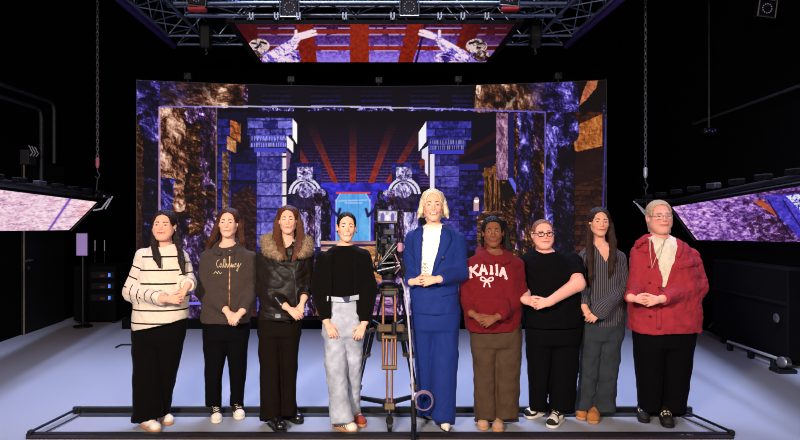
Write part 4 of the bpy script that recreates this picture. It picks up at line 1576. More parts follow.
def add_hair(pr, m, locks=(), cap_off=.012, line=.066, side=.062, back=None, part=None, strand=.004, extra=None, name='hair', low=-.02, cut_w=.058, bun=None, fy=.028):
    """cap on the skull with the face left free, plus hanging locks: (points in photo px/py/yo, radii, flatness)"""
    f = Field()
    h, R, s = pr.h, pr.hR, pr.hs
    S = V3(s * pr.hw, s, s)
    f.ell(h(0, .017, .036), (V3(.074, .093, .081) + cap_off) * S, .01, R)
    if back:
        f.ell(h(0, .04, -.03), V3(.072, .062, back) * S, .03, R)
    # free the face: a window through the front of the cap, and everything in front of the ears below the hairline

    def window(x, y, z):
        px, py, pz = x - pr.hc[0], y - pr.hc[1], z - pr.hc[2]
        lx = (px * R[0, 0] + py * R[1, 0] + pz * R[2, 0]) / S[0]
        ly = (px * R[0, 1] + py * R[1, 1] + pz * R[2, 1]) / S[1]
        lz = (px * R[0, 2] + py * R[1, 2] + pz * R[2, 2]) / S[2]
        zz = np.where(lz > 0, np.maximum(lz, 1e-6) / line, lz / .16)
        if part is not None:
            zz = zz - np.where(lz > 0, .07 * np.exp(-((lx - part) / .012) ** 2), 0)
        a = ((np.abs(lx / cut_w) ** 2.6 + np.abs(zz) ** 2.6) ** (1 / 2.6) - 1) * .06
        a = np.maximum(a, (ly + .012) * .8)
        b = np.maximum(np.maximum(lz - low, ly - fy), -.2)      # below the temples, in front of the ears
        return np.minimum(a, b) * s
    f.cut(window)
    if bun:
        f.ell(h(*bun[0]), V3(*bun[1]) * S, .012, R)
    for pts, rs, fl in locks:
        q = [pr.p(*t) if len(t) == 3 else h(*t[:3]) for t in pts]
        f.chain(q, rs, .012, fl)
    if extra:
        extra(f, h)
    V, Q = f.mesh(.0046, rel=2)
    N = vnormals(V, Q)
    ang = np.arctan2(V[:, 0] - pr.hc[0], -(V[:, 1] - pr.hc[1]))
    rr = np.hypot(V[:, 0] - pr.hc[0], V[:, 1] - pr.hc[1])
    zz = V[:, 2] - pr.hc[2]
    upm = np.clip((zz - .02 * s) / .06, 0, 1)
    u = ang * 9 * (1 - upm) + upm * (V[:, 1] * 90)
    dsp = strand * (noise3(u * 2.2, rr * 25, zz * 7) + .6 * noise3(u * 5, rr * 50 + 3, zz * 11))
    if part is not None:
        L = (V - pr.hc) @ R / S
        dsp -= .004 * np.exp(-((L[:, 0] - part) / .006) ** 2) * (L[:, 2] > .05)
    V = V + N * (dsp * (1 - .72 * upm))[:, None]
    return link(name, mesh_np(name, V, Q, m), pr.obj)


# ---- clothes
def fold(V, N, amp, fx, fz, seed, zlo=None, zhi=None, warp=.6):
    x, y, z = V.T
    w = warp * noise3(x * 6 + seed, y * 6, z * 6)
    n = noise3(x * fx + w + seed, y * fx + w, z * fz + w * 2) + .5 * noise3(x * fx * 2.1 + w, y * fx * 2.1 + seed, z * fz * 2.1 + w)
    if amp > .0045:                                     # a few sharper creases among the soft folds
        c = noise3(x * fx * .9 + z * 5 + seed * 3, y * fx * .9, z * fz * 1.5 + w)
        n = n - .9 * np.clip(1 - np.abs(c) * 3.2, 0, 1) ** 2 * np.clip(noise3(x * 5 + seed, y * 5, z * 5) + .35, 0, 1)
    k = np.ones(len(V))
    if zlo is not None:
        k = np.clip((zhi - z) / (zhi - zlo), 0, 1)
    return V + N * (amp * n * k)[:, None]


def garment(pr, name, f, m, folds=((.006, 9, 9, 1),), h=.0062, rel=2, parent=None, rim=None):
    V, Q = f.mesh(h, rel=rel)
    N = vnormals(V, Q)
    for a in folds:
        V = fold(V, N, *a)
    me = mesh_np(name, V, Q, m)
    o = link(name, me, parent or pr.obj)
    return o, V, Q


def neck_cut(pr, py, r, yo=-.02, drop=.0, rx=None):
    """open neckline: an ellipsoid about the neck base"""
    c = pr.nb + V3(0, yo, 0)
    z0 = pr.p(370, py)[2]
    rx = rx or r

    def fn(x, y, z):
        return (np.sqrt(((x - c[0]) / rx) ** 2 + ((y - c[1]) / (r * 1.1)) ** 2 + ((z - z0 - .05) / (.05 + drop)) ** 2) - 1) * min(r, .05)
    return fn


def below(z0):
    return lambda x, y, z: (z - z0) + 0 * x + 0 * y


def trousers(pr, m, legL, legR, hip, name='trousers', folds=((.006, 10, 8, 2), (.004, 25, 4, 5)), hem_z=.022, n=2.2):
    f = Field()
    l = hip[-1]
    leg_ry = (legL[0][3] + legR[0][3]) / 2
    hip = [h_[:3] + (min(h_[3], leg_ry * 1.06),) for h_ in hip] + [(l[0] + 3, l[1] + 4, l[2] - 4, leg_ry * .72), (l[0] + 10, l[1] + 9, l[2] - 9, leg_ry * .3)]
    f.loft(pr.secs(legL), .006, n).loft(pr.secs(legR), .006, n)
    f.loft(pr.secs(hip), .03, 2.2)
    yc = [(r[-1][4] if len(r[-1]) > 4 else 0, pr.p((r[-1][1] + r[-1][2]) / 2, 400)[0]) for r in (legL, legR)]
    xm = (yc[0][1] + yc[1][1]) / 2

    def hem(x, y, z):
        c = np.where(x < xm, yc[0][0], yc[1][0])
        return z - hem_z - np.clip((c + .02 - y) * .55, 0, .06)
    f.cut(hem)
    o, V, Q = garment(pr, name, f, m, folds)
    # bare legs inside
    for leg in (legL, legR):
        pr_l = pr.secs(leg, .0)
    return o, V, Q


def body_legs(pr, legL, legR, hip, k=.62):
    for leg in (legL, legR, hip):
        s = [(z, cx, cy, max(rx * k, .034), max(ry * k, .034)) for (z, cx, cy, rx, ry) in pr.secs(leg)]
        pr.body.loft(s, .03, 2.0)


def body_torso(pr, rows, shrink=.016):
    pr.body.loft(pr.secs(rows, shrink), .03, 2.2)


def body_arm(pr, pts, r=(.045, .037, .027)):
    pr.body.chain(pts, r, .02)


def surface_bvh(V, Q):
    return BVHTree.FromPolygons(V.tolist(), Q.tolist())


def strokes(pr, name, bvh, segs, m, parent, off=.003, thick=None):
    """flat raised lettering that lies on the cloth: segs (x0, z0, x1, z1, width) in person space, seen from the front"""
    Vs, Qs = [], []
    for (x0, z0, x1, z1, w) in segs:
        L = math.hypot(x1 - x0, z1 - z0) + 1e-9
        n = max(2, int(L / .008) + 1)
        tx, tz = (x1 - x0) / L, (z1 - z0) / L
        b = len(Vs)
        for i in range(n):
            t = i / (n - 1)
            for sg in (-1, 1):
                X, Z = x0 + (x1 - x0) * t - tz * sg * w / 2, z0 + (z1 - z0) * t + tx * sg * w / 2
                hit = bvh.ray_cast(Vector((X, -1.5, Z)), Vector((0, 1, 0)))
                y = hit[0].y if hit[0] is not None else 0
                Vs.append((X, y - off, Z))
        for i in range(n - 1):
            q = (b + 2 * i, b + 2 * i + 2, b + 2 * i + 3, b + 2 * i + 1)
            Qs.append(q)
    me = mesh_np(name, Vs, Qs, m, False)
    o = link(name, me, parent)
    md = o.modifiers.new('thickness', 'SOLIDIFY')
    md.thickness = .002
    md.offset = 0
    return o


def poly_strokes(pts, w, ox, oz, sc):
    return [(ox + a[0] * sc, oz + a[1] * sc, ox + b[0] * sc, oz + b[1] * sc, w) for a, b in zip(pts[:-1], pts[1:])]


# ---- shoes
def shoe(pr, px, py, yaw, upper, sole, L=.25, style='sneaker', lace=None, accent=None, yo=None, heel=0.0):
    """px, py: where the middle of the sole meets the floor in the photo; yaw > 0 points the toe to the photo's right"""
    d = floor_d(py)
    c = V3((px - CX) * d / F_PX, d, 0) - pr.org
    a = math.radians(yaw)
    R = np.array([[math.cos(a), -math.sin(a), 0], [math.sin(a), math.cos(a), 0], [0, 0, 1.0]])
    k = L / .25
    T = lambda x, y, z: c + R @ V3(x * k, y * k, z * k)
    f = Field()
    tw = .036 if style != 'pointed' else .024
    if style == 'sneaker':
        f.cap(T(0, .080, .052), T(0, .02, .056), .036 * k, .038 * k, .02)
        f.cap(T(0, .02, .058), T(0, -.072, .040), .038 * k, .034 * k, .025)
        f.ell(T(0, -.078, .036), V3(.043, .043, .030) * k, .02, R)
        f.cap(T(0, .075, .055), T(0, .073, .075), .036 * k, .036 * k, .02)
        f.cap(T(0, .0, .066), T(0, .045, .088), .024 * k, .026 * k, .02)
    elif style == 'boot':
        f.cap(T(0, .075, .05), T(0, .0, .055), .037 * k, .040 * k, .02)
        f.cap(T(0, .0, .056), T(0, -.070, .042), .040 * k, .038 * k, .03)
        f.ell(T(0, -.076, .038), V3(.046, .046, .034) * k, .02, R)
        f.cap(T(0, .068, .06), T(0, .068, .085), .038 * k, .038 * k, .03)
    elif style == 'pointed':
        f.cap(T(0, .075, .055 + heel), T(0, .02, .05 + heel * .7), .030 * k, .032 * k, .02)
        f.cap(T(0, .02, .048 + heel * .7), T(0, -.065, .030), .032 * k, .031 * k, .03)
        f.cap(T(0, -.065, .028), T(0, -.118, .022), .030 * k, .014 * k, .02)
        f.cap(T(0, .07, .06 + heel), T(0, .068, .105 + heel), .032 * k, .034 * k, .02)
    f.cut(below(c[2] + (.020 if style != 'pointed' else .010)))
    V, Q = f.mesh(.0055, rel=2)
    me = mesh_np('shoe', V, Q, upper)
    if accent:
        me.materials.append(accent[0])
        loc = (V - c) @ R / k
        pc = loc[Q].mean(1)
        me.polygons.foreach_set('material_index', accent[1](pc).astype(np.int32))
    o = link('shoe', me, pr.obj)
    g = Field()
    ht = .024 if style != 'pointed' else .012
    w2 = .0 if style != 'pointed' else -.008
    # sole: an extruded outline with a rounded rim

    def sole_fn(x, y, z):
        dx, dy = x - c[0], y - c[1]
        lx, ly = (dx * R[0, 0] + dy * R[1, 0]) / k, (dx * R[0, 1] + dy * R[1, 1]) / k
        t = np.clip((.085 - ly) / .165, 0, 1)
        if style == 'pointed':
            t2 = np.clip((.08 - ly) / .195, 0, 1)
            r = np.interp(t2, [0, .3, .65, 1], [.030, .030, .036, .014])
            q = np.hypot(lx, ly - (.08 - .195 * t2)) - r
        else:
            r = np.interp(t, [0, .4, .8, 1], [.036, .037, .046, .044])
            q = np.hypot(lx, ly - (.085 - .165 * t)) - r
        e = np.abs(z - c[2] - ht / 2) - ht / 2 + .003
        return np.sqrt(np.maximum(q * k + .003, 0) ** 2 + np.maximum(e, 0) ** 2) + np.minimum(np.maximum(q * k + .003, e), 0) - .003
    e = .15 * k
    g._add(c + V3(-e, -e, 0), c + V3(e, e, ht), sole_fn, .002)
    V, Q = g.mesh(.0055, rel=1)
    link('sole', mesh_np('sole', V, Q, sole), o)
    if heel > 0:
        MB().tube([T(0, .08, .0), T(0, .08, .05 + heel * .6)], [.012, .022], 12).build('heel', sole, o, smooth=True)
    if lace:
        b = MB()
        for j in range(4):
            y, z = -.046 + .020 * j, .080 + .0085 * j
            b.tube([T(-.022, y, z - .008), T(0, y, z + .002), T(.022, y, z - .008)], .0035, 6)
        b.tube([T(0, .022, .112), T(-.022, .012, .114), T(-.028, .0, .100)], .003, 6)
        b.tube([T(0, .022, .112), T(.022, .012, .114), T(.028, .0, .100)], .003, 6)
        b.build('laces', lace, o, smooth=True)
    return o


def glasses(pr, m, w=.021, hgt=.0155, r=.0016, lens=True):
    b = MB()
    for sg in (-1, 1):
        pts = []
        for k in range(20):
            a = 2 * math.pi * k / 20
            ca, sa = math.cos(a), math.sin(a)
            x = w * math.copysign(abs(ca) ** .7, ca)
            z = hgt * math.copysign(abs(sa) ** .75, sa)
            pts.append(pr.h(sg * .033 + x, -.105 + .25 * max(0, abs(sg * .033 + x) - .02), .0 + z))
        b.tube(pts, r, 6, closed=True)
        b.tube([pr.h(sg * .054, -.098, .004), pr.h(sg * .079, -.03, .006), pr.h(sg * .084, .01, .002)], r, 6)
    b.tube([pr.h(-.012, -.106, .003), pr.h(0, -.112, .006), pr.h(.012, -.106, .003)], r, 6)
    o = b.build('glasses', m, pr.obj, smooth=True)
    return o
# ------------------------------------------------------------------ the nine people, left to right
def clasp(pr, px, py, yo, dA=(.80, -.10, -.58), dB=(-.78, .12, -.60), s=1.0, front='A', fall=0.0):
    """two hands folded over each other; A comes from the photo's left"""
    c = pr.p(px, py, yo)
    dA, dB = unit(dA), unit(dB)
    oA, oB = (V3(0, -.018, 0), V3(0, .020, 0)) if front == 'A' else (V3(0, .020, 0), V3(0, -.018, 0))
    wA, wB = c - dA * .084 * s + oA, c - dB * .084 * s + oB
    add_hand(pr, wA, dA, (.25, -1, .30), (0, -.2, 1), s, (22, 38, 26))
    add_hand(pr, wB, dB, (-.25, -1, .30), (0, -.2, 1), s, (22, 38, 26))
    return wA, wB, dA, dB


def sleeve(f, pts, rs, k=.02):
    f.chain(pts, rs, k, 1.0, True)
    return f


def ruled(pr, name, bvh, A, B, m, parent, off=.004, thick=.006, na=14, nb=6, smooth=True):
    """panel of cloth lying on a garment between two edges given as photo points"""
    def res(pts):
        q = np.array([pr.p(a, b, -.1)[[0, 2]] for a, b in pts])
        t = np.concatenate([[0], np.cumsum(np.hypot(*np.diff(q, axis=0).T))])
        u = np.linspace(0, t[-1], na)
        return np.stack([np.interp(u, t, q[:, 0]), np.interp(u, t, q[:, 1])], 1)
    a, b = res(A), res(B)
    Vs = []
    lasty = -.1
    for j in range(nb):
        for i in range(na):
            x, z = a[i] + (b[i] - a[i]) * j / (nb - 1)
            hit = bvh.ray_cast(Vector((x, -1.5, z)), Vector((0, 1, 0)))
            if hit[0] is not None:
                lasty = hit[0].y
            Vs.append((x, lasty - off, z))
    o = link(name, mesh_np(name, Vs, grid_q(na, nb), m, smooth), parent)
    md = o.modifiers.new('thickness', 'SOLIDIFY')
    md.thickness = thick
    md.offset = 0
    return o


def stripe_mat(name, base, line, width, rough=.85, bump=.25):
    m = mat(name, base, rough=rough, spec=.15, bump=bump, bscale=240, sheen=.1)
    nt = m.node_tree
    b = nt.nodes['Principled BSDF']
    a = nt.nodes.new('ShaderNodeAttribute')
    a.attribute_name = 'stripe'
    fr = nt.nodes.new('ShaderNodeMath')
    fr.operation = 'FRACT'
    lt = nt.nodes.new('ShaderNodeMath')
    lt.operation = 'LESS_THAN'
    lt.inputs[1].default_value = width
    nt.links.new(a.outputs['Fac'], fr.inputs[0])
    nt.links.new(fr.outputs[0], lt.inputs[0])
    mx = nt.nodes.new('ShaderNodeMix')
    mx.data_type = 'RGBA'
    mx.inputs['A'].default_value = (*lin(base), 1)
    mx.inputs['B'].default_value = (*lin(line), 1)
    nt.links.new(lt.outputs[0], mx.inputs['Factor'])
    nt.links.new(mx.outputs['Result'], b.inputs['Base Color'])
    return m


def chain_param(V, pts):
    """distance to a polyline and the length along it"""
    best, par = np.full(len(V), 9.0), np.zeros(len(V))
    acc = 0.0
    for a, b in zip(pts[:-1], pts[1:]):
        d = b - a
        L = np.linalg.norm(d)
        t = np.clip((V - a) @ d / L ** 2, 0, 1)
        dist = np.linalg.norm(V - a - t[:, None] * d, axis=1)
        m = dist < best
        best[m], par[m] = dist[m], acc + t[m] * L
        acc += L
    return best, par


def set_float(me, name, v):
    a = me.attributes.new(name, 'FLOAT', 'POINT')
    a.data.foreach_set('value', np.asarray(v, np.float32))


def hood(pr, name, m, top_py, r=.030, w=.105, front_py=None, back=.10, parent=None, fwd=.15):
    """soft hood bunched round the neck"""
    f = Field()
    zt = pr.p(370, top_py)[2]
    zf = pr.p(370, front_py)[2]
    c = pr.nb
    pts = []
    for k in range(-8, 9):
        a = math.pi * k / 9.0
        x = c[0] + w * math.sin(a)
        y = c[1] + (back if math.cos(a) > 0 else fwd) * math.cos(a)
        t = (1 - math.cos(a)) / 2
        pts.append(V3(x, y, zt + (zf - zt) * t ** 1.05))
    rr = [r * (.66 + .5 * (math.cos(math.pi * k / 9.0) + 1) / 2) for k in range(-8, 9)]
    f.chain(pts, rr, .02)
    f.ell(c + V3(0, back * 1.0, zt - c[2] - .06), (w * .95, .05, .09), .04)
    return garment(pr, name, f, m, ((.006, 14, 14, 3),), h=.007, parent=parent)


BLACKC = (17, 15, 16)
M_BLKCLOTH = mat('black_cloth', (9, 7, 7), rough=.9, spec=.06, noise=.15, nscale=50, bump=.15, bscale=300, sheen=.05)
M_BLKTEE = mat('black_tee', (9, 8, 11), rough=.9, spec=.06, noise=.12, nscale=40, bump=.1, bscale=300)
M_BROWNBLK = mat('brown_black_cloth', (20, 14, 11), rough=.9, spec=.06, noise=.15, nscale=50, bump=.15, bscale=300)
M_WHITE = mat('white_leather', (226, 214, 200), rough=.5, spec=.35, noise=.06, nscale=30)
M_SOLEW = mat('white_rubber', (222, 212, 200), rough=.6, noise=.06)
M_SOLEB = mat('black_rubber', (15, 14, 14), rough=.6, noise=.1)
M_SOLET = mat('tan_rubber', (188, 132, 92), rough=.6, noise=.1)


# ---- 1: striped jumper
pr = Person('person in a cream jumper with thin black stripes and wide black trousers', 160, 4.70)
add_head(pr, 164, 209.5, 239, yaw=3, roll=1, wide=1.10, jaw=1.06, full=.3)
add_neck(pr, 164, 250, .052)
T = [(241, 156, 174, .075, .02), (247, 150, 180, .095), (256, 145, 184, .12), (270, 140, 187, .145), (290, 136, 188, .16), (312, 133, 188, .16), (325, 132, 188, .155), (331, 133, 187, .15)]
LL = [(304, 135, 163, .10), (325, 133, 163, .10), (360, 133, 162, .095, -.01), (400, 133, 164, .09, -.03), (433, 132, 162, .085, -.06)]
LR = [(304, 157, 185, .10), (316, 157, 186, .10), (350, 159, 182, .09, .02), (385, 159, 175, .075, .05), (410, 159, 170, .062, .07), (424, 158, 169, .060, .07)]
HP = [(304, 137, 184, .12), (320, 134, 186, .13), (340, 134, 184, .12)]
wA, wB, dA, dB = clasp(pr, 178, 299, -.235, (.86, -.2, .02), (-.45, -.35, -.8), .95)
aL = [pr.p(145, 258, 0), pr.p(134, 291, -.01), wA - dA * .035]
aR = [pr.p(180, 258, 0), pr.p(187, 283, -.04), wB - dB * .035]
body_torso(pr, T[:-2], .045)
body_legs(pr, LL, LR, HP)
body_arm(pr, aL)
body_arm(pr, aR)
finish_body(pr, 'fair', 'fair', (226, 168, 144))
add_face(pr, brow=(40, 24, 22), lip=(190, 96, 92), smile=.5, iris=(70, 46, 34))
trousers(pr, M_BLKCLOTH, LL, LR, HP)
f = Field()
f.loft(pr.secs(T), .03, 2.3)
sleeve(f, aL, (.074, .076, .052), .03)
sleeve(f, aR, (.064, .060, .048), .03)
f.cut(neck_cut(pr, 249, .082, -.03, .02, .085))
xh, zh, zr = pr.p(131, 331)[0], pr.p(131, 331)[2], pr.p(187, 317)[2]
xr1 = pr.p(187, 317)[0]
f.cut(lambda x, y, z: z - (zh + (zr - zh) * np.clip((x - xh) / (xr1 - xh), -.2, 1.2)) + 0 * y)
o, V, Q = garment(pr, 'striped_jumper', f, stripe_mat('striped_knit', (220, 203, 186), (20, 15, 16), .12), ((.008, 7, 9, 1), (.003, 30, 30, 4)))
zst = (V[:, 2] - pr.p(160, 331)[2]) / .098 + .25 + .10 * noise3(V[:, 0] * 4, V[:, 1] * 4, V[:, 2] * 2)
dl_, pl_ = chain_param(V, aL)
dr_, pr_ = chain_param(V, aR)
seg = lambda d_, a, r: (d_ < r) & ((np.abs(V[:, 0] - a[0][0]) < .07) | (V[:, 1] < -.14))
mL = (dl_ < .092) & ((V[:, 0] < pr.p(146, 270)[0]) | (V[:, 1] < -.165))
mR = (dr_ < .075) & ((V[:, 0] > pr.p(182, 270)[0]) | (V[:, 1] < -.20)) & ~mL
st = zst.copy()
st[mL] = pl_[mL] / .082 + .15
st[mR] = pr_[mR] / .080 + .35
set_float(o.data, 'stripe', st)
bvh = surface_bvh(V, Q)
H1 = hair_mat('espresso', (34, 15, 12))
add_hair(pr, H1, [([(157, 218, .02), (155, 232, .0), (154, 243, -.06), (157, 258, -.145), (160, 267, -.165)], (.030, .026, .028, .026, .010), .7),
                  ([(172, 218, .02), (175, 232, .02), (178, 246, -.02), (182, 262, -.10), (184, 274, -.135)], (.030, .028, .030, .026, .012), .7),
                  ([(165, 222, .08), (166, 250, .13), (168, 264, .15)], (.06, .07, .05), .5)], part=.0, back=.10, cut_w=.058, line=.082, low=-.015)
for sg in (-1, 1):
    MB().lathe(pr.h(sg * .086, .0, -.036), (0, 0, -1), [(.004, 0), (.006, .008), (.003, .014)], 8).build('earring', M_STEEL, pr.obj)
t_ = [pr.h(-.04, -.05, -.14), pr.h(-.02, -.09, -.175), pr.h(.008, -.11, -.20)]
shoe(pr, 150.5, 429.5, 48, M_WHITE, M_SOLET, .235, 'sneaker')
shoe(pr, 165, 421.5, 42, M_WHITE, M_SOLET, .225, 'sneaker')

# ---- 2: dark grey zipped hoodie
pr = Person('person in a dark grey zipped hoodie with gold script and black jeans', 226, 4.84)
add_head(pr, 228.5, 207.5, 236.5, yaw=2, roll=1, wide=1.02, jaw=.98)
add_neck(pr, 228, 248, .046)
T = [(243, 219, 237, .07, .03), (248, 212, 245, .09), (255, 207, 251, .105), (265, 205, 253, .115), (285, 203, 253, .12), (310, 201, 252, .122), (322, 202, 250, .12)]
LL = [(318, 204, 229, .09), (345, 204, 228, .085), (380, 205, 222, .065, -.01), (400, 206, 221, .058, .02), (414, 205.5, 221, .060, .03)]
LR = [(318, 223, 249, .09), (345, 226, 248, .085), (380, 230, 246, .065, .02), (400, 230.5, 243, .058, .06), (411, 230, 243, .060, .07)]
HP = [(318, 204, 249, .11), (338, 205, 248, .11)]
wA, wB, dA, dB = clasp(pr, 233, 321, -.20, (.62, -.25, -.74), (-.66, -.25, -.70), .92, 'B')
aL = [pr.p(209, 258, .0), pr.p(204, 291, .0), wA - dA * .03]
aR = [pr.p(250, 258, .0), pr.p(250.5, 290, .0), wB - dB * .03]
body_torso(pr, T, .02)
body_legs(pr, LL, LR, HP)
body_arm(pr, aL)
body_arm(pr, aR)
finish_body(pr, 'pale', 'pale', (230, 176, 154))
add_face(pr, brow=(92, 62, 46), lip=(196, 116, 104), smile=.25, iris=(88, 92, 84))
trousers(pr, M_BLKTEE, LL, LR, HP, 'jeans', hem_z=.07)
M_HOOD = mat('charcoal_fleece', (64, 52, 48), rough=.9, spec=.15, noise=.12, nscale=60, bump=.15, bscale=300, sheen=.1)
f = Field()
f.loft(pr.secs(T), .03, 2.3)
sleeve(f, aL, (.066, .066, .040), .03)
sleeve(f, aR, (.060, .056, .042), .03)
f.cut(neck_cut(pr, 250, .066, -.03, .03, .062))
o, V, Q = garment(pr, 'hoodie', f, M_HOOD, ((.008, 8, 9, 2), (.003, 26, 26, 5)))
bvh = surface_bvh(V, Q)
hood(pr, 'hood', M_HOOD, 243, .025, .098, 253, .085, o, .145)
M_ZIP = mat('bronze_zip', (150, 104, 76), rough=.45, metal=.5, noise=.2)
z0, z1, xz = pr.p(230, 318, -.1)[2], pr.p(230, 250, -.1)[2], pr.p(230, 290, -.1)[0]
strokes(pr, 'zip', bvh, [(xz, z1, xz, z0, .009)], M_ZIP, o)
for sg, zz in ((-1, .10), (1, .12)):
    strokes(pr, 'drawcord', bvh, [(xz + sg * .03, z1 + .01, xz + sg * .035, z1 - zz, .007)], M_HOOD, o, .006)
M_GOLD = mat('gold_print', (196, 176, 140), rough=.5, noise=.1)
u0 = pr.p(214, 262, -.12)
scr = []
cur = [[(.35, .9), (.1, .8), (0, .4), (.15, .05), (.4, .15)], [(.55, .5), (.4, .3), (.5, .05), (.65, .2), (.62, .5), (.7, .05)],
       [(.75, .0), (.9, .6), (.95, 1.1), (.85, .9), (.9, .05), (1.0, .2)], [(1.1, 1.0), (1.08, .0), (1.2, .5), (1.3, .0)],
       [(1.4, .1), (1.55, .4), (1.45, .5), (1.4, .2), (1.55, .05), (1.65, .3)], [(1.7, .5), (1.7, .05), (1.78, .45), (1.85, .05), (1.92, .4), (2.0, .05)],
       [(2.05, .2), (2.2, .45), (2.1, .5), (2.05, .1), (2.25, .1)], [(2.3, .5), (2.35, .1), (2.5, .5), (2.4, -.4), (2.25, -.3), (2.6, .2), (2.75, .5)]]
for c_ in cur:
    scr += poly_strokes(c_, .0038, u0[0] + .015, u0[2] - .045, .068)
scr += poly_strokes([(-.25, -.6), (0, -.35), (.2, -.6), (.3, -.3), (.5, -.6), (.7, -.45)], .0038, u0[0] + .01, u0[2] - .05, .068)
strokes(pr, 'gold_script', bvh, scr, M_GOLD, o)
H2 = hair_mat('chestnut', (68, 36, 22))
add_hair(pr, H2, [([(222, 213, .0), (217.5, 226, .0), (212, 240, .02), (206, 252, .05)], (.026, .026, .028, .014), .7),
                  ([(235, 213, .0), (240, 226, .0), (242, 240, .02), (244, 252, .05)], (.026, .026, .026, .014), .7),
                  ([(228, 220, .07), (226, 250, .10)], (.06, .07), .5)], part=.0, back=.10, cut_w=.056, line=.082, low=.0)
CANV = (M_WHITE, lambda pc: (pc[:, 1] < -.075))
M_CANVAS = mat('black_canvas', (24, 22, 24), rough=.8, noise=.1)
shoe(pr, 216, 419, 18, M_CANVAS, M_SOLEW, .24, 'sneaker', M_WHITE, CANV)
shoe(pr, 238, 415.5, 20, M_CANVAS, M_SOLEW, .24, 'sneaker', M_WHITE, CANV)

# ---- 3: leather jacket with fur collar
pr = Person('person in a dark leather jacket with a shaggy fur collar and flared trousers', 283, 4.72)
add_head(pr, 288, 205, 233, yaw=4, roll=-1, wide=1.0, jaw=.96)
add_neck(pr, 287, 246, .046)
T = [(241, 277, 299, .075, .03), (247, 268, 305, .10), (256, 263, 308, .115), (268, 261, 308, .125), (288, 261, 306, .13), (305, 260, 304, .13), (318, 258, 304, .128)]
LL = [(312, 258, 284, .095), (345, 259, 282, .085), (385, 260, 281, .07, -.02), (410, 260, 282, .08, -.03), (428, 260, 284, .092, -.04)]
LR = [(312, 278, 300, .095), (345, 280, 299, .085), (385, 281, 297, .07, .02), (419, 279, 297, .09, .02)]
HP = [(312, 259, 300, .115), (334, 259, 300, .11)]
wA, wB, dA, dB = clasp(pr, 298, 315, -.21, (.80, -.3, -.52), (-.30, -.25, -.92), .9, 'A')
aL = [pr.p(264, 258, .0), pr.p(264.5, 289, .0), wA - dA * .045]
aR = [pr.p(306, 258, .0), pr.p(305.5, 289, .02), wB - dB * .055]
body_torso(pr, T, .03)
body_legs(pr, LL, LR, HP)
body_arm(pr, aL)
body_arm(pr, aR)
finish_body(pr, 'rosy', 'rosy', (226, 170, 148))
add_face(pr, brow=(66, 44, 32), lip=(186, 100, 92), smile=-.05, iris=(80, 70, 56))
trousers(pr, M_BROWNBLK, LL, LR, HP)
M_LEATHER = mat('brown_black_leather', (24, 15, 12), rough=.5, spec=.25, noise=.25, nscale=14, bump=.12, bscale=60, coat=.05)
f = Field()
f.loft(pr.secs(T), .03, 2.4)
sleeve(f, aL, (.066, .060, .044), .03)
sleeve(f, aR, (.064, .056, .044), .03)
f.cut(neck_cut(pr, 248, .060, -.05, .08, .045))
o, V, Q = garment(pr, 'leather_jacket', f, M_LEATHER, ((.008, 8, 9, 6), (.0022, 24, 30, 3)))
bvh = surface_bvh(V, Q)
ruled(pr, 'lapel', bvh, [(279, 248), (283, 262), (293, 272)], [(271, 250), (273, 262), (284, 264)], M_LEATHER, o, .008, .008)
ruled(pr, 'lapel', bvh, [(299, 250), (298, 262), (295, 273)], [(305, 250), (305, 262), (300, 270)], M_LEATHER, o, .008, .008)
ruled(pr, 'waist_belt', bvh, [(258, 309), (275, 314), (291, 316)], [(258, 315), (275, 320), (291, 322)], M_LEATHER, o, .006, .008)
q = pr.p(278, 316, -.150)
MB().box(q + V3(0, 0, 0), (.045, .01, .035), bevel=.004).build('buckle', M_STEEL, o)
zp = [pr.p(a, b, -.1) for a, b in ((294, 271), (296, 285), (297, 308))]
strokes(pr, 'zip', bvh, [(zp[i][0], zp[i][2], zp[i + 1][0], zp[i + 1][2], .008) for i in range(2)], M_GREYMET, o, .004)
sl = [pr.p(a, b, -.15) for a, b in ((276, 297), (288, 309))]
strokes(pr, 'sleeve_zip', bvh, [(sl[0][0], sl[0][2], sl[1][0], sl[1][2], .008)], M_STEEL, o, .004)
# shaggy collar: a thick ring with tufts
f = Field()
nb = pr.nb
cp = [pr.p(279, 256, -.145), pr.p(271, 250, -.10), pr.p(268, 242, -.02), pr.p(276, 238, .07), pr.p(289, 237, .10), pr.p(301, 239, .07), pr.p(306, 243, -.02), pr.p(306, 249, -.10), pr.p(301, 255, -.14)]
f.chain(cp, (.030, .048, .050, .045, .045, .042, .044, .044, .026), .02)
V2, Q2 = f.mesh(.008)
N2 = vnormals(V2, Q2)
V2 = V2 + N2 * (.010 * noise3(V2[:, 0] * 40, V2[:, 1] * 40, V2[:, 2] * 40))[:, None]
rg = np.random.RandomState(3)
tv, tt = [V2], []
n0 = len(V2)
for i in range(6500):
    k = rg.randint(len(V2))
    a = V2[k]
    dv = unit(N2[k] + rg.normal(0, .55, 3) + V3(0, 0, -.35))
    L = .010 + .018 * rg.rand()
    s_ = unit(np.cross(dv, rg.normal(0, 1, 3))) * .0022
    s2 = unit(np.cross(dv, s_)) * .0022
    tv.append(np.array([a + s_, a - s_ * .5 + s2, a - s_ * .5 - s2, a + dv * L]))
    tt += [(n0, n0 + 1, n0 + 3), (n0 + 1, n0 + 2, n0 + 3), (n0 + 2, n0, n0 + 3)]
    n0 += 4
M_FUR = mat('beige_grey_fur', (150, 124, 100), rough=.9, noise=.45, nscale=45, spec=.1)
link('fur_collar', mesh_np('fur_collar', np.concatenate(tv), Q2, M_FUR, T=tt), o)
H3 = hair_mat('auburn', (84, 44, 26))
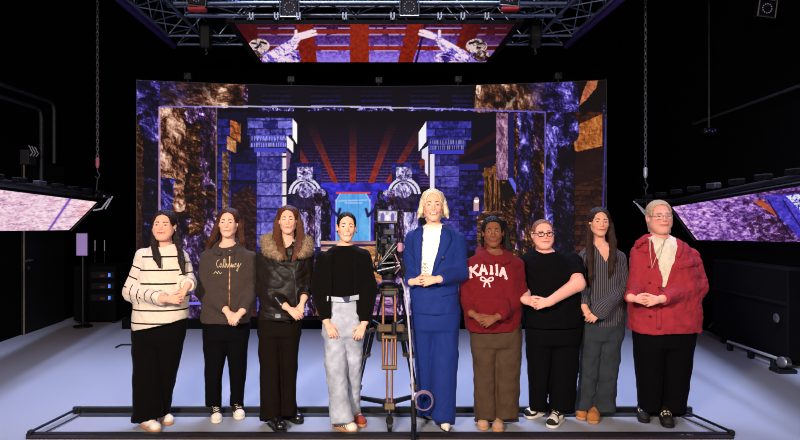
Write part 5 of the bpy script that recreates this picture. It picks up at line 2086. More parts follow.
add_hair(pr, H3, [([(281, 211, .0), (277.5, 224, .0), (277, 238, -.05), (281, 250, -.135), (286, 259, -.165)], (.026, .028, .032, .030, .012), .7),
                  ([(295, 211, .0), (299, 224, .0), (301, 238, -.05), (298, 250, -.135), (293, 261, -.165)], (.026, .028, .032, .032, .012), .7),
                  ([(288, 216, .07), (288, 245, .08)], (.06, .06), .5)], part=-.005, back=.09, cut_w=.056, line=.080, low=.0, strand=.005)
M_BOOT = mat('black_shiny_leather', (18, 15, 15), rough=.28, spec=.55, noise=.1)
shoe(pr, 276.5, 428.5, 32, M_BOOT, M_SOLEB, .25, 'boot')
shoe(pr, 293, 420.5, 42, M_BOOT, M_SOLEB, .235, 'boot')

# ---- 4: black cardigan, pale jeans
pr = Person('person in a black open cardigan and pale blue wide jeans', 343, 4.66)
add_head(pr, 346.5, 211, 241, yaw=6, roll=2, wide=.98, jaw=.95)
add_neck(pr, 344.5, 250, .045)
TT = [(245, 335, 355, .07, .03), (249, 328, 361, .085), (258, 324, 364, .10), (272, 323, 363, .105), (290, 325, 361, .10), (300, 326, 360, .10)]
TC = [(246, 336, 355, .08, .03), (251, 326, 362, .10), (260, 321, 366, .12), (275, 319, 367, .128), (295, 319, 366, .13), (312, 320, 364, .13)]
LL = [(297, 326, 346, .085), (312, 324, 346, .095), (330, 323, 346, .095), (360, 325, 346, .085, -.02), (395, 328, 349, .085, -.05), (424, 330, 356, .10, -.08)]
LR = [(297, 341, 360, .085), (312, 342, 363, .095), (330, 344, 363, .095, .01), (360, 345, 362, .08, .05), (395, 347, 361, .075, .10), (414, 349, 360, .075, .12)]
HP = [(294.5, 327, 359, .098), (302, 325, 361, .105), (318, 323, 363, .115), (335, 323, 363, .10)]
aL = [pr.p(323, 258, .01), pr.p(320, 290, -.01), pr.p(326, 320, -.10)]
aR = [pr.p(363, 258, .01), pr.p(367.5, 290, .0), pr.p(365, 321, -.10)]
add_hand(pr, aL[2] + V3(.012, -.012, -.03), (.48, -.10, -.85), (.1, -1, .15), (1, -.3, .3), .95, (12, 18, 14))
add_hand(pr, aR[2] + V3(-.012, -.012, -.03), (-.42, -.10, -.88), (-.1, -1, .15), (-1, -.3, .3), .95, (14, 22, 16))
body_torso(pr, TT, .014)
body_legs(pr, LL, LR, HP)
body_arm(pr, aL)
body_arm(pr, aR)
finish_body(pr, 'peach', 'peach', (232, 176, 152))
add_face(pr, brow=(46, 28, 24), lip=(194, 96, 92), smile=1.0, teeth=True, iris=(88, 84, 74))
M_DENIM = mat('pale_denim', (170, 176, 190), rough=.85, spec=.15, noise=.30, nscale=11, bump=.3, bscale=280)
trousers(pr, M_DENIM, LL, LR, HP, 'jeans', ((.007, 10, 11, 2), (.004, 26, 30, 5)))
pr_j = pr.obj.children[-1]
M_DENIMD = mat('dark_denim', (52, 58, 84), rough=.85, noise=.2, nscale=30)
bj = BVHTree.FromObject(pr_j, bpy.context.evaluated_depsgraph_get())
ruled(pr, 'waistband', bj, [(327, 296), (343, 297.5), (359, 294.5)], [(327, 301), (343, 302.5), (359, 299.5)], M_DENIM, pr_j, .004, .006)
ruled(pr, 'fly', bj, [(342, 297), (345, 302)], [(350, 296), (349, 302)], M_DENIMD, pr_j, .008, .005)
fz = [pr.p(a, b, -.1) for a, b in ((344, 302), (345, 312), (344, 321))]
strokes(pr, 'fly_seam', bj, [(fz[i][0], fz[i][2], fz[i + 1][0], fz[i + 1][2], .006) for i in range(2)], M_DENIMD, pr_j, .003)
for px in (332, 355):
    a, b = pr.p(px, 297, -.1), pr.p(px, 302, -.1)
    strokes(pr, 'belt_loop', bj, [(a[0], a[2], b[0], b[2], .010)], M_DENIM, pr_j, .008)
f = Field()
f.loft(pr.secs(TT), .03, 2.2)
sleeve(f, [aL[0], aL[0] * .7 + aL[1] * .3], (.05, .05))
sleeve(f, [aR[0], aR[0] * .7 + aR[1] * .3], (.05, .05))
f.cut(neck_cut(pr, 249, .052, -.01, .01, .055))
o2, V, Q = garment(pr, 'black_tee', f, M_BLKCLOTH, ((.004, 9, 9, 2),))
f = Field()
f.loft(pr.secs(TC), .03, 2.2)
sleeve(f, aL, (.062, .070, .042), .03)
sleeve(f, aR, (.062, .070, .042), .03)
xa1, xb1 = pr.p(333, 270)[0], pr.p(355, 270)[0]
f.cut(lambda x, y, z: np.maximum(np.maximum(xa1 - x, x - xb1), y - .0 + 0 * z))
f.cut(lambda x, y, z: np.maximum(np.maximum(pr.p(332.5, 270)[0] - x, x - pr.p(357, 270)[0]), np.maximum(z - pr.p(370, 292)[2], y - .02)))
o, V, Q = garment(pr, 'cardigan', f, mat('black_knit', (10, 8, 8), rough=.9, spec=.06, noise=.2, nscale=60, bump=.3, bscale=220, sheen=.08), ((.009, 8, 7, 3), (.003, 30, 30, 1)))
H4 = hair_mat('black_brown', (22, 12, 10), .5)
add_hair(pr, H4, [], part=.0, back=.085, cut_w=.060, line=.080, cap_off=.007, low=-.012, bun=((0, .10, -.01), (.04, .04, .045)))
for sg in (-1, 1):
    MB().lathe(pr.h(sg * .085, .0, -.036), (0, 0, -1), [(.003, 0), (.006, .006), (.002, .012)], 8).build('earring', M_STEEL, pr.obj)
M_DARKST = mat('dark_stripe', (30, 20, 22), rough=.6, noise=.1)
ST3 = (M_DARKST, lambda pc: ((np.abs(((pc[:, 1] * .8 - pc[:, 2] * .6) + .049) % .022 - .011) < .0055) & (pc[:, 1] > -.062) & (pc[:, 1] < .012) & (np.abs(pc[:, 0]) > .014)) | (pc[:, 1] > .10))
shoe(pr, 344.5, 430, 45, M_WHITE, M_SOLET, .25, 'sneaker', M_WHITE, ST3)
shoe(pr, 356.5, 423, 30, mat('rust_suede', (150, 62, 50), rough=.8, noise=.15), M_SOLET, .24, 'sneaker', M_WHITE)

# ---- 5: blue suit
pr = Person('person with a blonde bob in a royal blue suit over a white top', 434, 4.66)
add_head(pr, 432.8, 188.5, 220.5, yaw=-3, roll=-1, wide=1.0, jaw=.98)
add_neck(pr, 434, 230, .047)
T = [(224, 424, 445, .075, .03), (229, 415, 454, .10), (236, 409, 460, .115), (248, 408, 461, .125), (268, 409, 459, .12), (290, 410, 458, .125), (312, 411, 460, .13)]
TB = [(r[0], r[1] + 2, r[2] - 2, r[3] - .018) + tuple(r[4:]) for r in T[:-1]]
LL = [(308, 411, 436, .10), (335, 413, 435, .095, .02), (375, 416, 434, .085, .06), (414, 417, 434, .085, .10)]
LR = [(308, 430, 459, .10), (335, 431, 459, .095, .0), (375, 431, 457, .09, -.03), (426, 431, 455, .095, -.05)]
HP = [(308, 412, 459, .115), (328, 412, 459, .11)]
wA, wB, dA, dB = clasp(pr, 425, 281, -.215, (.70, -.45, .12), (-.86, -.2, -.10), .95, 'B')
aL = [pr.p(413, 240, .02), pr.p(411, 271, .03), wA - dA * .03]
aR = [pr.p(457, 240, .0), pr.p(459.5, 273, -.03), wB - dB * .03]
body_torso(pr, T, .034)
body_legs(pr, LL, LR, HP)
body_arm(pr, aL)
body_arm(pr, aR)
finish_body(pr, 'light', 'light', (234, 176, 152))
add_face(pr, brow=(120, 86, 62), lip=(200, 92, 88), smile=.95, teeth=True, iris=(84, 104, 120))
M_BLUE = mat('royal_blue_wool', (17, 40, 112), rough=.75, spec=.2, noise=.10, nscale=60, bump=.1, bscale=320, sheen=.08)
M_BLUED = mat('navy_button', (16, 24, 60), rough=.4, noise=.1)
trousers(pr, M_BLUE, LL, LR, HP, 'trousers', ((.006, 9, 7, 7), (.003, 24, 6, 2)))
f = Field()
f.loft(pr.secs(TB, .004), .03, 2.2)
f.cut(neck_cut(pr, 226, .058, -.01, .012, .060))
o2, V, Q = garment(pr, 'white_top', f, mat('white_jersey', (236, 226, 216), rough=.85, noise=.05, bump=.1), ((.004, 9, 12, 4),))
b2 = surface_bvh(V, Q)
tz = pr.p(425, 267, -.1)
strokes(pr, 'grey_print', b2, poly_strokes([(-.4, .5), (-.2, .9), (0, .3), (.2, .8), (.5, .5)], .005, tz[0], tz[2], .035) + poly_strokes([(-.6, -.3), (-.3, .2), (0, -.4), (.3, .1), (.6, -.2)], .006, tz[0], tz[2], .035) +
        poly_strokes([(-.6, -.9), (-.2, -.6), (.1, -1.0), (.5, -.7)], .005, tz[0], tz[2], .035), mat('grey_print', (150, 140, 136), noise=.1), o2, .002)
f = Field()
f.loft(pr.secs(T), .03, 2.3)
sleeve(f, aL, (.064, .060, .042), .03)
sleeve(f, aR, (.066, .062, .044), .03)
za, zb = pr.p(434, 226)[2], pr.p(426, 283)[2]
xl = lambda z: np.interp(z, [zb - .05, zb, za, za + .1], [pr.p(419, 280)[0], pr.p(419, 280)[0], pr.p(422.5, 226)[0], pr.p(421, 226)[0]])
xr = lambda z: np.interp(z, [zb - .05, zb, za, za + .1], [pr.p(424, 280)[0], pr.p(428, 280)[0], pr.p(441, 226)[0], pr.p(446, 226)[0]])
f.cut(lambda x, y, z: np.maximum(np.maximum(xl(z) - x, x - xr(z)), np.maximum(y - .03, zb - .02 - z)))
f.cut(neck_cut(pr, 222, .056, .0, .02, .064))
o, V, Q = garment(pr, 'blue_jacket', f, M_BLUE, ((.006, 7, 8, 5), (.003, 24, 24, 1)))
bvh = surface_bvh(V, Q)
ruled(pr, 'lapel', bvh, [(442, 226), (437, 250), (428.5, 279)], [(449, 227), (452, 240), (429.5, 280)], M_BLUE, o, .007, .006)
ruled(pr, 'lapel', bvh, [(422, 226), (420.5, 250), (418.5, 279)], [(416, 228), (412.5, 242), (417, 280)], M_BLUE, o, .007, .006)
ruled(pr, 'pocket_flap', bvh, [(441, 291), (457, 288)], [(441.5, 296), (457.5, 293)], M_BLUE, o, .005, .006)
q = pr.p(443, 258, -.135)
MB().lathe(q, (0, -1, 0), [(.012, -.01), (.012, .004), (.006, .005)], 14).build('button', M_BLUED, o)
H5 = hair_mat('platinum', (226, 200, 168), .4)
add_hair(pr, H5, [([(425, 194, .0), (422.5, 203, .0), (420.5, 212, -.0), (418, 218, -.0)], (.016, .020, .021, .008), 1.8),
                  ([(441, 194, .0), (444, 203, .0), (446, 212, -.0), (448, 218, -.0)], (.016, .020, .021, .008), 1.8),
                  ([(424, 200, .05), (422.5, 214, .05)], (.03, .03), 1), ([(442, 200, .05), (443.5, 214, .05)], (.03, .03), 1),
                  ([(433, 203, .07), (433, 217, .07)], (.062, .060), .6)], part=-.004, back=.085, cut_w=.055, line=.084, cap_off=.013, low=-.005, strand=.0018)
M_SHINYW = mat('white_patent', (236, 226, 214), rough=.3, spec=.5, noise=.04)
shoe(pr, 444, 427, 4, M_SHINYW, M_SOLEB, .25, 'pointed', heel=.045)
shoe(pr, 424, 417.5, 50, M_SHINYW, M_SOLEB, .25, 'pointed', heel=.045)

# ---- 6: maroon hoodie
pr = Person('person in a maroon hoodie with pale arched letters and a bow', 494, 4.70)
add_head(pr, 493, 215.5, 246.5, yaw=-10, roll=-1, wide=1.0, jaw=.98, nose=1.12)
add_neck(pr, 494, 256, .048)
T = [(250, 484, 504, .075, .03), (255, 474, 513, .10), (262, 468, 519, .125), (275, 466, 521, .14), (295, 464, 521, .15), (315, 464, 520, .15), (330, 466, 518, .14)]
LL = [(324, 471, 498, .10), (350, 472, 497, .095), (390, 474, 496, .09, -.01), (426, 475, 497, .095, -.02)]
LR = [(324, 491, 521, .10), (350, 493, 521, .095), (390, 494, 519, .09, -.02), (429, 494, 519, .10, -.03)]
HP = [(324, 472, 521, .12), (345, 472, 521, .115)]
wA, wB, dA, dB = clasp(pr, 485.5, 322, -.225, (.72, -.25, -.42), (-.76, -.25, -.30), .95, 'B')
aL = [pr.p(472, 266, .02), pr.p(468, 297, .02), wA - dA * .035]
aR = [pr.p(515, 266, .0), pr.p(517.5, 296, -.01), wB - dB * .035]
body_torso(pr, T, .024)
body_legs(pr, LL, LR, HP)
body_arm(pr, aL)
body_arm(pr, aR)
finish_body(pr, 'deep', 'deep', (126, 74, 52), blush=.04)
add_face(pr, brow=(20, 12, 12), lip=(124, 62, 56), smile=.35, iris=(36, 22, 18))
M_BROWNJ = mat('brown_denim', (74, 54, 40), rough=.85, spec=.15, noise=.22, nscale=10, bump=.25, bscale=280)
trousers(pr, M_BROWNJ, LL, LR, HP, 'jeans', ((.008, 9, 9, 4), (.004, 26, 24, 2)))
M_MAROON = mat('maroon_fleece', (104, 16, 26), rough=.9, spec=.15, noise=.1, nscale=60, bump=.15, bscale=300, sheen=.04)
f = Field()
f.loft(pr.secs(T), .03, 2.3)
sleeve(f, aL, (.068, .066, .046), .03)
sleeve(f, aR, (.070, .066, .046), .03)
f.cut(neck_cut(pr, 258, .070, -.03, .03, .068))
o, V, Q = garment(pr, 'hoodie', f, M_MAROON, ((.010, 7, 8, 3), (.003, 26, 26, 5)))
bvh = surface_bvh(V, Q)
hood(pr, 'hood', M_MAROON, 248, .029, .112, 262, .09, o, .166)
ruled(pr, 'front_pocket', bvh, [(474, 297), (472, 318)], [(507, 297), (509, 318)], M_MAROON, o, .006, .005, 8, 14)
xz = pr.p(492, 262, -.16)
for sg, zz in ((-1, .05), (1, .14)):
    strokes(pr, 'drawcord', bvh, [(xz[0] + sg * .05, xz[2] + .01, xz[0] + sg * .055, xz[2] - zz, .007)], M_MAROON, o, .006)
M_PINKP = mat('pale_pink_print', (232, 190, 192), rough=.7, noise=.15, nscale=120)
LET = {'K': [(0, 0, 0, 1), (0, .45, .8, 1), (.25, .6, .85, 0), (-.15, 0, .2, 0), (-.15, 1, .2, 1), (.6, 1, .95, 1), (.65, 0, 1, 0)],
       'A': [(0, 0, .42, 1), (.42, 1, .85, 0), (.16, .34, .68, .34), (-.15, 0, .2, 0), (.65, 0, 1, 0)],
       'I': [(.4, 0, .4, 1), (.15, 0, .65, 0), (.15, 1, .65, 1)],
       'L': [(.2, 0, .2, 1), (0, 1, .45, 1), (0, 0, .8, 0), (.8, 0, .8, .3)]}
ctr = pr.p(489.5, 271, -.16)
seg = []
word, adv = 'KAIIA', (1.15, 1.1, .75, .8, 1.0)
xs0 = -sum(adv) / 2
for ch, ad in zip(word, adv):
    for (a, b, c2, d2) in LET[ch]:
        n_ = 4
        pp = []
        for i in range(n_ + 1):
            u_, v_ = a + (c2 - a) * i / n_, b + (d2 - b) * i / n_
            X = (xs0 + u_ + .1) * .054
            pp.append((X, v_ * .068 - 2.2 * X * X + .0))
        for i in range(n_):
            seg.append((ctr[0] + pp[i][0], ctr[2] + pp[i][1] - .02, ctr[0] + pp[i + 1][0], ctr[2] + pp[i + 1][1] - .02, .017))
    xs0 += ad
strokes(pr, 'letter_print', bvh, seg, M_PINKP, o, .004)
bw = pr.p(487.5, 281, -.16)
bow = []
for sg in (-1, 1):
    bow += poly_strokes([(0, 0), (sg * .5, .55), (sg * 1.0, .6), (sg * 1.05, .1), (sg * .6, -.05), (0, 0)], .011, bw[0], bw[2], .042)
    bow += poly_strokes([(0, 0), (sg * .35, -.5), (sg * .5, -1.15)], .011, bw[0], bw[2], .042)
strokes(pr, 'bow_print', bvh, bow, M_PINKP, o, .004)
H6 = hair_mat('black', (11, 8, 8), .6)
br = []
rg = random.Random(2)
for i in range(5):
    x0 = 503 + i * .9
    br.append(([(x0 - 2, 222, .02 + i * .008), (x0 + 1.5, 234, .03), (x0 + 3 + i * .35, 248, .02), (x0 + 4.5 + i * .5, 258 + rg.random() * 8, .0 + i * .006)], (.012, .010, .009, .006), 1))
for i in range(2):
    br.append(([(484.5 - i * .5, 223, .03), (483 - i * .4, 236, .05), (482, 248, .06)], (.012, .010, .007), 1))
add_hair(pr, H6, br + [([(495, 226, .08), (497, 250, .10)], (.055, .05), .6)], back=.085, cut_w=.060, line=.080, cap_off=.010, low=-.006, strand=.004)
M_TAN = mat('beige_suede', (176, 136, 110), rough=.8, noise=.15)
shoe(pr, 483, 425.5, -10, M_TAN, M_SOLET, .24, 'sneaker')
shoe(pr, 498, 427.5, -12, M_TAN, M_SOLET, .24, 'sneaker')

# ---- 7: black tee and black-rimmed glasses
pr = Person('person in a loose black tee with black rimmed glasses and hair pulled back', 549, 4.80)
add_head(pr, 543, 218.5, 247.5, yaw=-4, roll=-2, wide=1.10, jaw=1.06, full=.5)
add_neck(pr, 544, 255, .056)
T = [(249, 534, 556, .085, .03), (254, 528, 566, .12), (262, 525, 574, .15), (275, 524, 578, .17), (295, 523, 580, .18), (312, 523, 581, .18), (325, 524, 581, .175)]
LL = [(318, 526, 554, .13), (350, 527, 552, .11), (390, 529, 548, .09, .02), (413, 530, 545, .085, .03)]
LR = [(318, 547, 581, .13), (350, 549, 579, .11), (390, 549, 576, .095, -.01), (420, 549, 572, .09, -.02)]
HP = [(318, 527, 581, .16), (342, 527, 580, .14)]
wA, wB, dA, dB = clasp(pr, 537.5, 304, -.265, (.80, -.1, -.25), (-.95, -.10, -.18), .98, 'B')
aL = [pr.p(529, 263, .03), pr.p(526, 288, .05), wA]
aR = [pr.p(572, 262, -.02), pr.p(577.5, 284, -.165), wB]
body_torso(pr, T, .036)
body_legs(pr, LL, LR, HP)
body_arm(pr, aL, (.052, .046, .030))
body_arm(pr, aR, (.060, .054, .030))
finish_body(pr, 'pink', 'pink', (230, 164, 146), blush=.22)
add_face(pr, brow=(110, 78, 60), lip=(196, 98, 96), smile=.8, iris=(84, 96, 104))
trousers(pr, M_BLKTEE, LL, LR, HP, hem_z=.05)
f = Field()
f.loft(pr.secs(T), .03, 2.3)
sleeve(f, [aL[0], aL[0] * .35 + aL[1] * .65], (.078, .074), .03)
sleeve(f, [aR[0], aR[0] * .25 + aR[1] * .75], (.080, .078), .03)
f.cut(neck_cut(pr, 255, .074, -.03, .02, .072))
o, V, Q = garment(pr, 'black_tee', f, M_BLKTEE, ((.009, 7, 8, 8), (.003, 24, 24, 3)))
H7 = hair_mat('light_brown', (128, 86, 66), .4)
add_hair(pr, H7, [], part=None, back=.085, cut_w=.064, line=.088, cap_off=.005, low=-.004, bun=((0, .10, .0), (.035, .04, .04)))
glasses(pr, mat('black_acetate', (12, 11, 12), rough=.3), .023, .0165, .0026)
DUNK = (M_WHITE, lambda pc: (((pc[:, 1] < -.048) & (pc[:, 1] > -.10) & (pc[:, 2] > .045)) | ((np.abs(pc[:, 1] - .005) < .035) & (np.abs(pc[:, 0]) > .024) & (pc[:, 2] < .07))))
shoe(pr, 537, 416, -58, M_CANVAS, M_SOLEW, .26, 'sneaker', M_WHITE, DUNK)
shoe(pr, 556, 424, -36, M_CANVAS, M_SOLEW, .26, 'sneaker', M_WHITE, DUNK)

# ---- 8: ribbed grey shirt
pr = Person('person with very long dark hair in a ribbed grey shirt with wide cuffs', 598, 4.86)
add_head(pr, 599, 207, 235.5, yaw=-6, roll=2, wide=1.03, jaw=.98)
add_neck(pr, 600, 247, .043)
T = [(243, 591, 611, .07, .03), (248, 585, 617, .09), (255, 582, 621, .10), (266, 582, 622, .11), (285, 584, 620, .105), (305, 583, 622, .11), (325, 582, 623, .11)]
LL = [(316, 578, 603, .095), (350, 580, 601, .085), (380, 579, 597, .07, .0), (398, 577, 594, .075, .02), (413, 575, 593, .085, .02)]
LR = [(316, 596, 623, .095), (350, 598, 620, .085), (380, 597, 617, .07, -.01), (400, 594, 615, .08, -.02), (419, 591, 614, .09, -.03)]
HP = [(316, 579, 623, .11), (338, 580, 622, .11)]
wA, wB, dA, dB = clasp(pr, 591, 318, -.19, (.40, -.2, -.80), (-.72, -.2, -.62), .92, 'B')
aL = [pr.p(585, 258, .0), pr.p(580, 288, .0), wA - dA * .015]
aR = [pr.p(619, 258, .0), pr.p(625, 288, .0), wB - dB * .02]
body_torso(pr, T, .012)
body_legs(pr, LL, LR, HP)
body_arm(pr, aL)
body_arm(pr, aR)
finish_body(pr, 'warm', 'warm', (220, 158, 132))
add_face(pr, brow=(44, 28, 22), lip=(180, 88, 82), smile=.35, iris=(60, 42, 32))
M_GREYJ = mat('grey_blue_denim', (47, 51, 57), rough=.85, spec=.15, noise=.25, nscale=9, bump=.25, bscale=280)
trousers(pr, M_GREYJ, LL, LR, HP, 'jeans', ((.007, 10, 9, 6), (.004, 26, 26, 4)))
f = Field()
f.loft(pr.secs(T), .03, 2.2)
sleeve(f, aL, (.056, .052, .046), .03)
sleeve(f, aR, (.056, .054, .058), .03)
f.cut(neck_cut(pr, 250, .052, -.04, .05, .050))
xv = pr.p(601, 262)[0]
zv0, zv1 = pr.p(601, 262)[2], pr.p(601, 248)[2]
f.cut(lambda x, y, z: np.maximum(np.maximum(np.abs(x - xv) - np.clip((z - zv0) / (zv1 - zv0), 0, 1) * .055, y + .0), zv0 - z))
o, V, Q = garment(pr, 'ribbed_shirt', f, stripe_mat('ribbed_jersey', (46, 42, 48), (98, 92, 100), .38, .8, .1), ((.006, 9, 9, 4), (.002, 26, 26, 3)))
dl_, pl_ = chain_param(V, aL)
dr_, pr_ = chain_param(V, aR)
ang = np.arctan2(V[:, 0] - pr.p(602, 280)[0], -(V[:, 1])) / (2 * math.pi) * 46
mR = (dr_ < .066) & ((V[:, 0] > pr.p(620, 280)[0]) | (V[:, 1] < -.125))
mL = (dl_ < .060) & ((V[:, 0] < pr.p(585, 280)[0]) | (V[:, 1] < -.125)) & ~mR
st = ang.copy()


def arm_ang(pts, msk):
    b_, p_ = chain_param(V[msk], pts)
    a0 = np.where(p_[:, None] < np.linalg.norm(pts[1] - pts[0]), unit(pts[1] - pts[0])[None], unit(pts[2] - pts[1])[None])
    L1 = np.linalg.norm(pts[1] - pts[0])
    cc = np.where(p_[:, None] < L1, pts[0] + (pts[1] - pts[0]) * (p_ / L1)[:, None], pts[1] + unit(pts[2] - pts[1]) * (p_ - L1)[:, None])
    dv = V[msk] - cc
    u_ = np.cross(a0, V3(0, 1, 0))
    u_ /= np.linalg.norm(u_, axis=1, keepdims=True)
    w_ = np.cross(u_, a0)
    return np.arctan2((dv * u_).sum(1), (dv * w_).sum(1)) / (2 * math.pi) * 22


st[mR] = arm_ang(aR, mR)
st[mL] = arm_ang(aL, mL)
set_float(o.data, 'stripe', st + 100)
# flared cuff
f = Field()
f.cap(wB - dB * .13, wB - dB * .02, .044, .074, .01, .8)
o3, V3_, Q3_ = garment(pr, 'flared_cuff', f, MATS['ribbed_jersey'], ((.004, 14, 14, 2),), parent=o)
w_ = V3_ - wB
u_ = unit(np.cross(dB, V3(0, 1, 0)))
set_float(o3.data, 'stripe', np.arctan2(w_ @ u_, w_ @ np.cross(u_, dB)) / (2 * math.pi) * 24 + 100)
H8 = hair_mat('dark_brown', (44, 22, 13), .5)
add_hair(pr, H8, [([(592.5, 213, .0), (590, 226, .0), (589.5, 242, -.05), (590.5, 260, -.115), (591, 276, -.125), (590, 287, -.12)], (.024, .025, .028, .028, .020, .006), .6),
                  ([(606, 213, .0), (610, 226, .0), (613, 242, -.04), (612.5, 259, -.11), (611, 270, -.12), (609, 279, -.118)], (.024, .026, .030, .028, .020, .006), .6),
                  ([(600, 219, .07), (601, 252, .12), (600, 275, .12)], (.06, .075, .05), .5)], part=.0, back=.10, cut_w=.055, line=.082, low=.0, cap_off=.013)
cx_ = pr.nb + V3(0, -.075, -.035)
MB().tube([pr.nb + V3(.045 * math.sin(a), -.062 * math.cos(a) - .0, -.03 - .02 * math.cos(a)) for a in np.linspace(-1.2, 1.2, 13)], .0016, 5).build('necklace', M_STEEL, pr.obj)
M_SUEDE = mat('tan_suede', (176, 108, 56), rough=.85, noise=.15)
shoe(pr, 582, 416, -22, M_SUEDE, M_SOLET, .24, 'boot')
shoe(pr, 594, 419.5, -26, M_SUEDE, M_SOLET, .25, 'boot')

# ---- 9: raspberry corduroy jacket
pr = Person('person in a raspberry red jacket over a white top with thin framed glasses', 664, 4.82)
add_head(pr, 659.5, 199.5, 232.5, yaw=-6, pitch=2, roll=-2, wide=1.05, jaw=1.05, full=1.0)
add_neck(pr, 660, 242, .062)
T = [(235, 648, 671, .09, .03), (240, 640, 681, .13), (248, 635, 688, .16), (262, 632, 694, .19), (285, 631, 697, .205), (310, 630, 698, .205), (330, 629, 698, .20)]
TB = [(r[0], r[1] + 2, r[2] - 2, r[3] - .018) + tuple(r[4:]) for r in T[:-2]]
LL = [(322, 634, 667, .14), (350, 635, 664, .125), (390, 638, 661, .10, .02), (416, 640, 660, .09, .02)]
LR = [(322, 659, 695, .14), (350, 661, 692, .125), (390, 662, 687, .10, .0), (421, 661, 683, .09, .0)]
HP = [(322, 635, 694, .17), (345, 635, 692, .14)]
wA, wB, dA, dB = clasp(pr, 648, 301, -.31, (.78, -.2, -.12), (-.88, -.2, -.12), .98, 'B')
aL = [pr.p(640, 257, -.01), pr.p(637.5, 287, -.06), wA - dA * .03]
aR = [pr.p(690, 257, .0), pr.p(696, 287, -.04), wB - dB * .03]
body_torso(pr, T, .034)
body_legs(pr, LL, LR, HP)
body_arm(pr, aL, (.055, .048, .030))
body_arm(pr, aR, (.055, .048, .030))
finish_body(pr, 'flushed', 'flushed', (230, 166, 148), blush=.25)
add_face(pr, brow=(150, 116, 92), lip=(206, 112, 106), smile=.9, iris=(90, 104, 112), open_=.8)
trousers(pr, M_BLKTEE, LL, LR, HP)
f = Field()
f.loft(pr.secs(TB, .002), .03, 2.2)
f.cut(neck_cut(pr, 240, .070, -.02, .03, .070))
o2, V, Q = garment(pr, 'white_top', f, mat('cream_jersey', (226, 214, 192), rough=.85, noise=.12, nscale=25), ((.005, 9, 12, 4),))
M_RASP = mat('raspberry_cord', (166, 44, 58), rough=.85, spec=.18, noise=.14, nscale=14, bump=.2, bscale=200, sheen=.04)
f = Field()
f.loft(pr.secs(T), .03, 2.3)
sleeve(f, aL, (.074, .070, .052), .03)
sleeve(f, aR, (.080, .076, .052), .03)
za, zb = pr.p(656, 238)[2], pr.p(652, 284)[2]
xl9 = lambda z: np.interp(z, [zb, za], [pr.p(652, 280)[0], pr.p(645, 238)[0]])
xr9 = lambda z: np.interp(z, [zb, za], [pr.p(654, 280)[0], pr.p(672, 238)[0]])
f.cut(lambda x, y, z: np.maximum(np.maximum(xl9(z) - x, x - xr9(z)), np.maximum(y - .0, zb - z)))
f.cut(neck_cut(pr, 236, .066, -.0, .02, .072))
o, V, Q = garment(pr, 'red_jacket', f, M_RASP, ((.011, 6, 8, 3), (.005, 18, 20, 1), (.002, 40, 40, 2)))
bvh = surface_bvh(V, Q)
ruled(pr, 'collar', bvh, [(645, 238), (648, 252)], [(636, 241), (640, 252)], M_RASP, o, .010, .008)
ruled(pr, 'collar', bvh, [(671, 238), (665, 254)], [(683, 242), (674, 257)], M_RASP, o, .010, .008)
ruled(pr, 'pocket_flap', bvh, [(672, 262), (690, 258)], [(672, 268), (690, 265)], M_RASP, o, .006, .006)
ruled(pr, 'front_placket', bvh, [(653, 286), (651, 327)], [(657, 286), (655, 327)], M_RASP, o, .006, .006)
for py in (268, 284, 318):
    q = pr.p(654.5, py, -.235)
    hit = bvh.ray_cast(Vector((q[0], -1.5, q[2])), Vector((0, 1, 0)))
    if hit[0] is not None:
        MB().lathe(V3(*hit[0]) - V3(0, .008, 0), (0, -1, 0), [(.009, -.006), (.009, .003), (.005, .004)], 12).build('button', mat('dark_red_button', (96, 24, 34), rough=.4, noise=.1), o)
H9 = hair_mat('ash_blonde', (188, 156, 126), .42)
add_hair(pr, H9, [([(667, 222, .05), (669, 232, .05)], (.018, .012), 1), ([(651, 222, .05), (649.5, 231, .05)], (.014, .009), 1)], part=None, back=.10, cut_w=.062, line=.086, cap_off=.010, low=-.012, fy=-.004)
glasses(pr, mat('thin_steel', (150, 140, 140), rough=.3, metal=.7), .0225, .0175, .0013)
lan = [pr.p(650, 238, -.10), pr.p(650, 250, -.20), pr.p(652, 268, -.215), pr.p(658, 252, -.205), pr.p(666, 238, -.10)]
MB().tube(lan, .0035, 8).build('lanyard', mat('cream_cord', (208, 186, 150), noise=.1), pr.obj, smooth=True)
M_DSHOE = mat('dark_slip_on', (26, 22, 22), rough=.6, noise=.2)
SPK = (M_WHITE, lambda pc: (pc[:, 2] > .06) & (pc[:, 1] < -.01) & (pc[:, 1] > -.06) & (np.abs(np.sin(pc[:, 0] * 130) * np.sin(pc[:, 1] * 110)) > .45))
shoe(pr, 643, 418.5, -18, M_DSHOE, M_SOLEB, .25, 'sneaker', None, SPK)
shoe(pr, 666, 423, -16, M_DSHOE, M_SOLEB, .26, 'sneaker', None, SPK)
